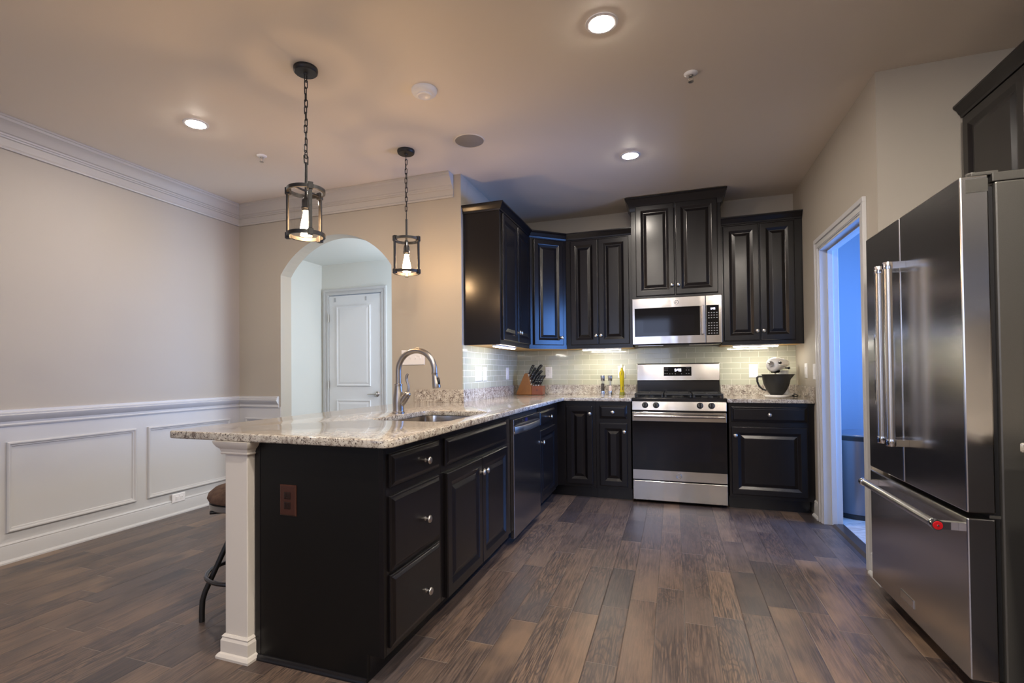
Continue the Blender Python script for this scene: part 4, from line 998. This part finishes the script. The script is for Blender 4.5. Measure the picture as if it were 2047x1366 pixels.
def sprinkler(label, x, y):
    t = thing('fire_sprinkler', label, 'sprinkler', (x, y, H), 'ceiling fire sprinklers')
    bm = bmesh.new(); lathe(bm, [(0.012, -0.0003), (0.036, -0.0003), (0.034, -0.004), (0.022, -0.012), (0.012, -0.012), (0.012, -0.0003)], (x, y, H), (0, 0, 1), 24); bmesh.ops.remove_doubles(bm, verts=bm.verts, dist=1e-5); obj('escutcheon', bm, WPL, t, smooth=40)
    bm = bmesh.new(); lathe(bm, [(0, -0.002), (0.010, -0.002), (0.010, -0.018), (0, -0.018)], (x, y, H), (0, 0, 1), 12)
    for s in (-1, 1): tube(bm, [(x+s*0.009, y, H-0.016), (x+s*0.012, y, H-0.030), (x+s*0.003, y, H-0.044)], 0.0022, 6)
    lathe(bm, [(0, -0.043), (0.014, -0.043), (0.014, -0.046), (0, -0.047)], (x, y, H), (0, 0, 1), 14); obj('nozzle', bm, HANDLE, t, smooth=40)
sprinkler('small ceiling sprinkler near the crown moulding on the left', -2.803, 2.890)
sprinkler('small ceiling sprinkler in front of the right-hand wall', 0.111, 2.906)

# ------------------------------------------------------------------ bar stool
sx, sy = -1.950, 1.925
t = thing('bar_stool', 'backless stool with a brown suede seat and black legs behind the post', 'stool', (sx, sy, 0))
bm = bmesh.new(); lathe(bm, [(0, 0.548), (0.150, 0.548), (0.172, 0.556), (0.180, 0.572), (0.174, 0.592), (0.150, 0.612), (0.10, 0.626), (0, 0.632)], (sx, sy, 0), (0, 0, 1), 36); obj('seat', bm, SUEDE, t, smooth=60)
bm = bmesh.new(); lathe(bm, [(0, 0.516), (0.158, 0.516), (0.170, 0.524), (0.171, 0.5475), (0, 0.5475)], (sx, sy, 0), (0, 0, 1), 36); obj('seat_pan', bm, mat('grey_steel_band', (0.33, 0.32, 0.31), 0.35, 0.8), t, smooth=40)
bm = bmesh.new(); tube(bm, [(sx, sy, 0.32), (sx, sy, 0.5155)], 0.016, 12); tube(bm, [(sx-0.14, sy-0.10, 0.492), (sx+0.10, sy+0.10, 0.492)], 0.009, 8); obj('screw_post', bm, BLACKM, t, smooth=50)
a0 = math.atan2(-0.149, -0.132)
for i in range(4):
    a = a0+PI/2*i; c, s = math.cos(a), math.sin(a)
    P = [(0.03, 0.46), (0.07, 0.40), (0.115, 0.300), (0.165, 0.185), (0.186, 0.138), (0.197, 0.10), (0.200, 0.05), (0.200, 0.0)]
    bm = bmesh.new(); tube(bm, [(sx+r_*c, sy+r_*s, z) for r_, z in P], 0.0125, 12); obj('leg', bm, BLACKM, t, smooth=60)
bm = bmesh.new(); tube(bm, [(sx+0.183*math.cos(2*PI*i/36), sy+0.183*math.sin(2*PI*i/36), 0.205) for i in range(36)], 0.010, 10, closed=True); obj('foot_ring', bm, mat('steel_ring', (0.10, 0.10, 0.11), 0.25, 0.9), t, smooth=60)
bm = bmesh.new(); lathe(bm, [(0, 0.30), (0.04, 0.30), (0.045, 0.34), (0.04, 0.47), (0, 0.47)], (sx, sy, 0), (0, 0, 1), 20); obj('hub', bm, BLACKM, t, smooth=40)

# ------------------------------------------------------------------ trash can in the laundry room
t = thing('trash_can', 'tall steel trash can with a black rim, beyond the right doorway', 'trash can', (1.37, 4.78, 0))
cx_, cy_ = 1.375, 4.775
bm = bmesh.new(); lathe(bm, [(0, 0.035), (0.198, 0.035), (0.200, 0.04), (0.200, 0.598), (0, 0.598)], (cx_, cy_, 0), (0, 0, 1), 40); obj('body', bm, mat('can_steel', (0.22, 0.22, 0.25), 0.32, 0.85), t, smooth=35)
bm = bmesh.new(); lathe(bm, [(0, 0), (0.202, 0), (0.203, 0.0345), (0, 0.0345)], (cx_, cy_, 0), (0, 0, 1), 40); obj('base_ring', bm, BRUB, t, smooth=35)
bm = bmesh.new(); lathe(bm, [(0, 0.5985), (0.204, 0.5985), (0.204, 0.628), (0.198, 0.634), (0, 0.634)], (cx_, cy_, 0), (0, 0, 1), 40); obj('rim', bm, BRUB, t, smooth=35)
bm = bmesh.new(); lathe(bm, [(0, 0.6345), (0.190, 0.6345), (0.186, 0.645), (0.10, 0.664), (0, 0.668)], (cx_, cy_, 0), (0, 0, 1), 40); obj('lid', bm, mat('can_lid', (0.25, 0.27, 0.32), 0.4, 0.6), t, smooth=35)

# ------------------------------------------------------------------ knife block and knives
t = thing('knife_block', 'slanted honey-wood knife block with a reddish front bin', 'knife block', (-1.40, 5.08, ZT))
KY0, KY1 = 5.020, 5.140
obj('block', prism(bmesh.new(), [(-1.528, ZT+0.001), (-1.368, ZT+0.001), (-1.368, 1.010), (-1.376, 1.022), (-1.404, 1.122), (-1.414, 1.134), (-1.428, 1.138), (-1.442, 1.128), (-1.528, 0.930)], 'y', KY0, KY1), BLOCK, t, bevel=0.004)
obj('bin', box(-1.3675, -1.252, KY0+0.004, KY1-0.004, ZT+0.001, 1.006), BLOCK2, t, bevel=0.004)
bm = bmesh.new(); lathe(bm, [(0, 0), (0.011, 0), (0.011, 0.0008), (0, 0.0008)], (-1.31, KY0+0.004, 0.962), (0, -1, 0), 16); obj('burned_mark', bm, mat('burned_mark', (0.14, 0.045, 0.035), 0.5), t)
HAND = mat('knife_handle', (0.012, 0.012, 0.014), 0.28)
def knife(P0, d, L_, w, th, label, grp):
    """handle from P0 along d; blade runs back down into the block"""
    P0, d = Vector(P0), Vector(d).normalized(); Y2 = Vector((0, 1, 0)); Nn = d.cross(Y2).normalized()
    t = thing('kitchen_knife', label, 'knife', P0, grp)
    bm = bmesh.new(); prof = [(0.0, 0.62, 0.0), (0.15, 0.66, 0.0), (0.4, 0.80, 0.001), (0.62, 0.78, 0.001), (0.82, 0.95, -0.001), (0.95, 0.92, -0.004), (1.0, 0.55, -0.007)]
    rr = []
    for s, k, off in prof:
        c = P0+d*(0.012+s*(L_-0.012))+Nn*off; rr.append([bm.verts.new(c+Nn*(w/2*k*math.cos(2*PI*i/10))+Y2*(th/2*k*math.sin(2*PI*i/10))) for i in range(10)])
    for A, B in zip(rr, rr[1:]):
        for i in range(10): bm.faces.new((A[i], A[(i+1) % 10], B[(i+1) % 10], B[i]))
    bm.faces.new(rr[0][::-1]); bm.faces.new(rr[-1]); obj('handle', bm, HAND, t, smooth=60)
    bm = bmesh.new(); tube(bm, [P0-d*0.003, P0+d*0.0118], [w*0.32, w*0.34], 10); obj('bolster', bm, CHROME, t, smooth=40)
    bm = bmesh.new(); c = [P0-d*0.0035+Nn*w*0.3, P0-d*0.0035-Nn*w*0.3, P0-d*0.07-Nn*w*0.28, P0-d*0.07+Nn*w*0.1]
    A = [bm.verts.new(p+Y2*0.0008) for p in c]; B = [bm.verts.new(p-Y2*0.0008) for p in c]
    bm.faces.new(A); bm.faces.new(B[::-1])
    for i in range(4): bm.faces.new((A[i], B[i], B[(i+1) % 4], A[(i+1) % 4]))
    obj('blade', bm, STEEL, t)
    bm = bmesh.new()
    for s in (0.3, 0.55, 0.8):
        lathe(bm, [(0, -th*0.44), (0.0026, -th*0.44), (0.0026, th*0.44), (0, th*0.44)], P0+d*(0.012+s*(L_-0.012)), Y2, 8)
    obj('rivet', bm, CHROME, t)
dk = (0.42, 0.0, 0.90)
GB, GS = 'large knives in the slanted block', 'steak knives in the front bin'
SL = 'large black-handled knife in the slanted part of the block'
knife((-1.400, 5.042, 1.116), dk, 0.118, 0.032, 0.024, 'black-handled knife highest in the slanted block, on the left', GB)
knife((-1.392, 5.072, 1.082), dk, 0.126, 0.030, 0.023, SL, GB)
knife((-1.388, 5.112, 1.074), (0.58, 0, 0.82), 0.185, 0.034, 0.024, 'black-handled knife reaching highest of all above the block', GB)
knife((-1.384, 5.040, 1.058), dk, 0.126, 0.030, 0.023, SL, GB)
knife((-1.378, 5.080, 1.040), (0.52, 0, 0.85), 0.140, 0.030, 0.023, SL, GB)
knife((-1.374, 5.112, 1.030), (0.56, 0, 0.83), 0.165, 0.031, 0.023, SL, GB)
knife((-1.373, 5.040, 1.022), (0.46, 0, 0.89), 0.126, 0.030, 0.023, SL, GB)
for k, (x, y) in enumerate(((-1.350, 5.042), (-1.323, 5.042), (-1.296, 5.042), (-1.350, 5.100), (-1.323, 5.100), (-1.296, 5.100))):
    knife((x, y, 1.009), (0.44, 0, 0.90), 0.118, 0.0225, 0.019, 'black-handled steak knife standing in the reddish front bin', GS)

# ------------------------------------------------------------------ mills, oil bottle
def mill(name, label, x, y, fillm, fh):
    t = thing(name, label, 'mill', (x, y, ZT))
    bm = bmesh.new(); lathe(bm, [(0, 0), (0.021, 0), (0.0215, 0.006), (0.0195, 0.040), (0, 0.040)], (x, y, ZT+0.0005), (0, 0, 1), 24); obj('base', bm, CHROME, t, smooth=40)
    bm = bmesh.new(); lathe(bm, [(0.0175, 0.0405), (0.0175, 0.138), (0.0165, 0.138), (0.0165, 0.0405), (0.0175, 0.0405)], (x, y, ZT), (0, 0, 1), 24); bmesh.ops.remove_doubles(bm, verts=bm.verts, dist=1e-5); obj('glass_tube', bm, CGLASS, t, smooth=40)
    bm = bmesh.new(); lathe(bm, [(0, 0.041), (0.016, 0.041), (0.016, fh), (0.006, fh+0.004), (0, fh+0.003)], (x, y, ZT), (0, 0, 1), 20); o = obj('filling', bm, fillm, t, smooth=40)
    bm = bmesh.new(); lathe(bm, [(0, 0.139), (0.0185, 0.139), (0.020, 0.145), (0.0235, 0.190), (0.0225, 0.194), (0, 0.194)], (x, y, ZT), (0, 0, 1), 24); obj('cap', bm, STEEL, t, smooth=40)
    bm = bmesh.new(); tube(bm, [(x, y, ZT+fh), (x, y, ZT+0.139)], 0.0025, 6); obj('shaft', bm, CHROME, t)
mill('pepper_mill', 'steel-capped glass mill filled with dark peppercorns', -0.661, 5.130, PEPPER, 0.112)
mill('salt_mill', 'steel-capped glass mill half filled with pale salt', -0.588, 5.130, SALT, 0.088)
x, y = -0.475, 5.130
t = thing('oil_bottle', 'tall slim bottle of yellow oil with herbs inside, left of the range', 'bottle', (x, y, ZT))
bm = bmesh.new(); lathe(bm, [(0, 0.0005), (0.0255, 0.0005), (0.026, 0.008), (0.022, 0.032), (0.0185, 0.060), (0.020, 0.12), (0.0245, 0.185), (0.0250, 0.212), (0.022, 0.228), (0.0125, 0.246), (0.010, 0.262), (0.010, 0.270), (0, 0.270)], (x, y, ZT), (0, 0, 1), 28); obj('bottle', bm, OIL, t, smooth=60)
bm = bmesh.new(); lathe(bm, [(0.027, 0.002), (0.0275, 0.009), (0.0235, 0.032), (0.0215, 0.032), (0.0255, 0.009), (0.0255, 0.002), (0.027, 0.002)], (x, y, ZT), (0, 0, 1), 28); bmesh.ops.remove_doubles(bm, verts=bm.verts, dist=1e-5); obj('glass_foot', bm, OILG, t, smooth=60)
bm = bmesh.new(); lathe(bm, [(0, 0.2705), (0.0155, 0.2705), (0.0155, 0.284), (0.0135, 0.286), (0.0135, 0.300), (0, 0.302)], (x, y, ZT), (0, 0, 1), 20); obj('stopper', bm, CORK, t, smooth=40)
bm = bmesh.new(); tube(bm, [(x-0.004, y-0.024, ZT+0.195), (x+0.002, y-0.0225, ZT+0.222), (x+0.004, y-0.0165, ZT+0.240)], [0.0022, 0.0040, 0.0015], 6); tube(bm, [(x+0.006, y-0.022, ZT+0.05), (x+0.008, y-0.0205, ZT+0.085)], 0.003, 6)
tube(bm, [(x-0.016, y-0.0165, ZT+0.216), (x-0.008, y-0.0175, ZT+0.232), (x-0.002, y-0.015, ZT+0.243)], [0.0012, 0.003, 0.0015], 6); obj('herb_sprig', bm, HERB, t, smooth=60)

# ------------------------------------------------------------------ stand mixer
mx, my = 0.842, 4.930
t = thing('stand_mixer', 'white stand mixer with a ribbed black bowl', 'mixer', (mx, my, ZT))
ax = Vector((-0.46, -0.89, 0)).normalized(); sd = Vector((-ax.y, ax.x, 0))
def mrow(pts):
    return [(mx+ax.x*u+sd.x*v, my+ax.y*u+sd.y*v) for u, v in pts]
base = rnd([(0.135, -0.085, 0.08), (0.135, 0.085, 0.08), (-0.17, 0.085, 0.05), (-0.17, -0.085, 0.05)], 8)
bm = prism(bmesh.new(), mrow(base), 'z', ZT+0.002, ZT+0.024); obj('base', bm, MIXW, t, bevel=0.006, smooth=40)
bm = bmesh.new(); rr = []
for z, u0, u1, w in ((0.0245, -0.165, -0.085, 0.058), (0.06, -0.160, -0.095, 0.050), (0.14, -0.165, -0.10, 0.044), (0.20, -0.170, -0.09, 0.046), (0.23, -0.172, -0.08, 0.048)):
    pts = mrow([((u0+u1)/2+(u1-u0)/2*math.cos(2*PI*i/16), w*math.sin(2*PI*i/16)) for i in range(16)]); rr.append([bm.verts.new((p[0], p[1], ZT+z)) for p in pts])
for A, B in zip(rr, rr[1:]):
    for i in range(16): bm.faces.new((A[i], A[(i+1) % 16], B[(i+1) % 16], B[i]))
bm.faces.new(rr[0]); bm.faces.new(rr[-1]); obj('column', bm, MIXW, t, smooth=60)
bm = bmesh.new(); rr = []; HZ = ZT+0.285
for u, r_w, r_u, r_d, dz in ((-0.205, 0.012, 0.012, 0.014, 0.012), (-0.20, 0.030, 0.022, 0.030, 0.012), (-0.17, 0.044, 0.034, 0.042, 0.010), (-0.10, 0.053, 0.048, 0.052, 0.005), (0.0, 0.058, 0.058, 0.056, 0.0), (0.07, 0.058, 0.060, 0.062, -0.001), (0.105, 0.056, 0.056, 0.064, -0.003), (0.127, 0.048, 0.044, 0.058, -0.005), (0.136, 0.034, 0.030, 0.042, -0.006)):
    row = []
    for i in range(20):
        a = 2*PI*i/20; v = r_w*math.cos(a); w = (r_u if math.sin(a) > 0 else r_d)*math.sin(a)
        row.append(bm.verts.new((mx+ax.x*u+sd.x*v, my+ax.y*u+sd.y*v, HZ+dz+w)))
    rr.append(row)
for A, B in zip(rr, rr[1:]):
    for i in range(20): bm.faces.new((A[i], A[(i+1) % 20], B[(i+1) % 20], B[i]))
bm.faces.new(rr[0]); bm.faces.new(rr[-1]); hd = obj('head', bm, MIXW, t, smooth=60)
c = Vector((mx, my, HZ-0.004))
bm = bmesh.new(); lathe(bm, [(0, 0.140), (0.021, 0.140), (0.022, 0.150), (0.018, 0.154), (0, 0.155)], c+Vector((0, 0, 0.005)), ax, 18); obj('hub_cap', bm, CHROME, hd, smooth=40)
bm = bmesh.new(); p = c+ax*0.108+sd*(0.046)+Vector((0, 0, 0.014)); lathe(bm, [(0, 0), (0.008, 0), (0.012, 0.012), (0.011, 0.022), (0, 0.024)], p, (ax+sd*1.4), 14); obj('knob', bm, BRUB, hd, smooth=40)
bm = bmesh.new(); p = c+sd*0.050-ax*0.04+Vector((0, 0, -0.030)); lathe(bm, [(0, 0), (0.006, 0), (0.006, 0.018), (0.011, 0.020), (0.011, 0.034), (0, 0.036)], p, sd, 14); obj('speed_lever', bm, BRUB, hd, smooth=40)
bm = bmesh.new(); rr = []
for u, w in ((-0.16, 0.0462), (-0.10, 0.0536), (0.0, 0.0588), (0.07, 0.0588), (0.105, 0.0568), (0.127, 0.049)):
    rr.append((u, w))
for s in (-1, 1):
    A = [bm.verts.new((mx+ax.x*u+sd.x*s*w, my+ax.y*u+sd.y*s*w, HZ-0.002)) for u, w in rr]; B = [bm.verts.new((mx+ax.x*u+sd.x*s*w, my+ax.y*u+sd.y*s*w, HZ-0.010)) for u, w in rr]
    for i in range(len(rr)-1): bm.faces.new((A[i], A[i+1], B[i+1], B[i]))
obj('trim_band', bm, CHROME, hd)
bm = bmesh.new(); q = c+ax*0.055; lathe(bm, [(0, -0.075), (0.028, -0.075), (0.036, -0.066), (0.040, -0.048), (0, -0.048)], (q.x, q.y, HZ), (0, 0, 1), 22); tube(bm, [(q.x, q.y, HZ-0.074), (q.x, q.y, HZ-0.16)], 0.006, 8); obj('beater_shaft', bm, STEEL, t, smooth=40)
bm = bmesh.new(); bcx, bcy = mx-0.012, my-0.02; rr = []; SEGN = 48
for r_, z in ((0.044, 0.0245), (0.050, 0.026), (0.062, 0.040), (0.082, 0.075), (0.098, 0.115), (0.106, 0.155), (0.110, 0.192), (0.113, 0.198), (0.109, 0.198), (0.104, 0.190), (0.100, 0.155), (0.092, 0.115), (0.076, 0.075), (0.055, 0.042), (0.030, 0.034)):
    row = []
    for i in range(SEGN):
        a = 2*PI*i/SEGN; rib = 1+0.012*math.cos(a*16)*(1 if 0.03 < z < 0.19 else 0); sp = 0
        if z > 0.185:
            dd = (a+PI) % (2*PI)-PI; sp = 0.026*math.exp(-(dd/0.16)**2)
        row.append(bm.verts.new((bcx+(r_*rib+sp)*math.cos(a), bcy+(r_*rib+sp)*math.sin(a), ZT+z)))
    rr.append(row)
for A, B in zip(rr, rr[1:]):
    for i in range(SEGN): bm.faces.new((A[i], A[(i+1) % SEGN], B[(i+1) % SEGN], B[i]))
bm.faces.new(rr[0]); bm.faces.new(rr[-1]); bo = obj('bowl', bm, BOWL, t, smooth=50)
bm = bmesh.new(); tube(bm, [(bcx-0.106, bcy, ZT+0.180), (bcx-0.135, bcy, ZT+0.180), (bcx-0.148, bcy, ZT+0.170), (bcx-0.146, bcy, ZT+0.135), (bcx-0.132, bcy, ZT+0.095), (bcx-0.105, bcy, ZT+0.068), (bcx-0.078, bcy, ZT+0.060)], [0.008, 0.009, 0.009, 0.008, 0.008, 0.008, 0.007], 10); obj('bowl_handle', bm, BOWL, bo, smooth=60)
bm = bmesh.new(); tube(bm, [(mx+0.10, my+0.06, ZT+0.006), (mx+0.13, my+0.03, ZT+0.02), (mx+0.12, my-0.01, ZT+0.032), (mx+0.145, my-0.02, ZT+0.02), (mx+0.15, my+0.02, ZT+0.006), (mx+0.11, my+0.09, ZT+0.006), (mx+0.12, my+0.14, ZT+0.006)], 0.0045, 8); obj('power_cord', bm, BRUB, t, smooth=60)
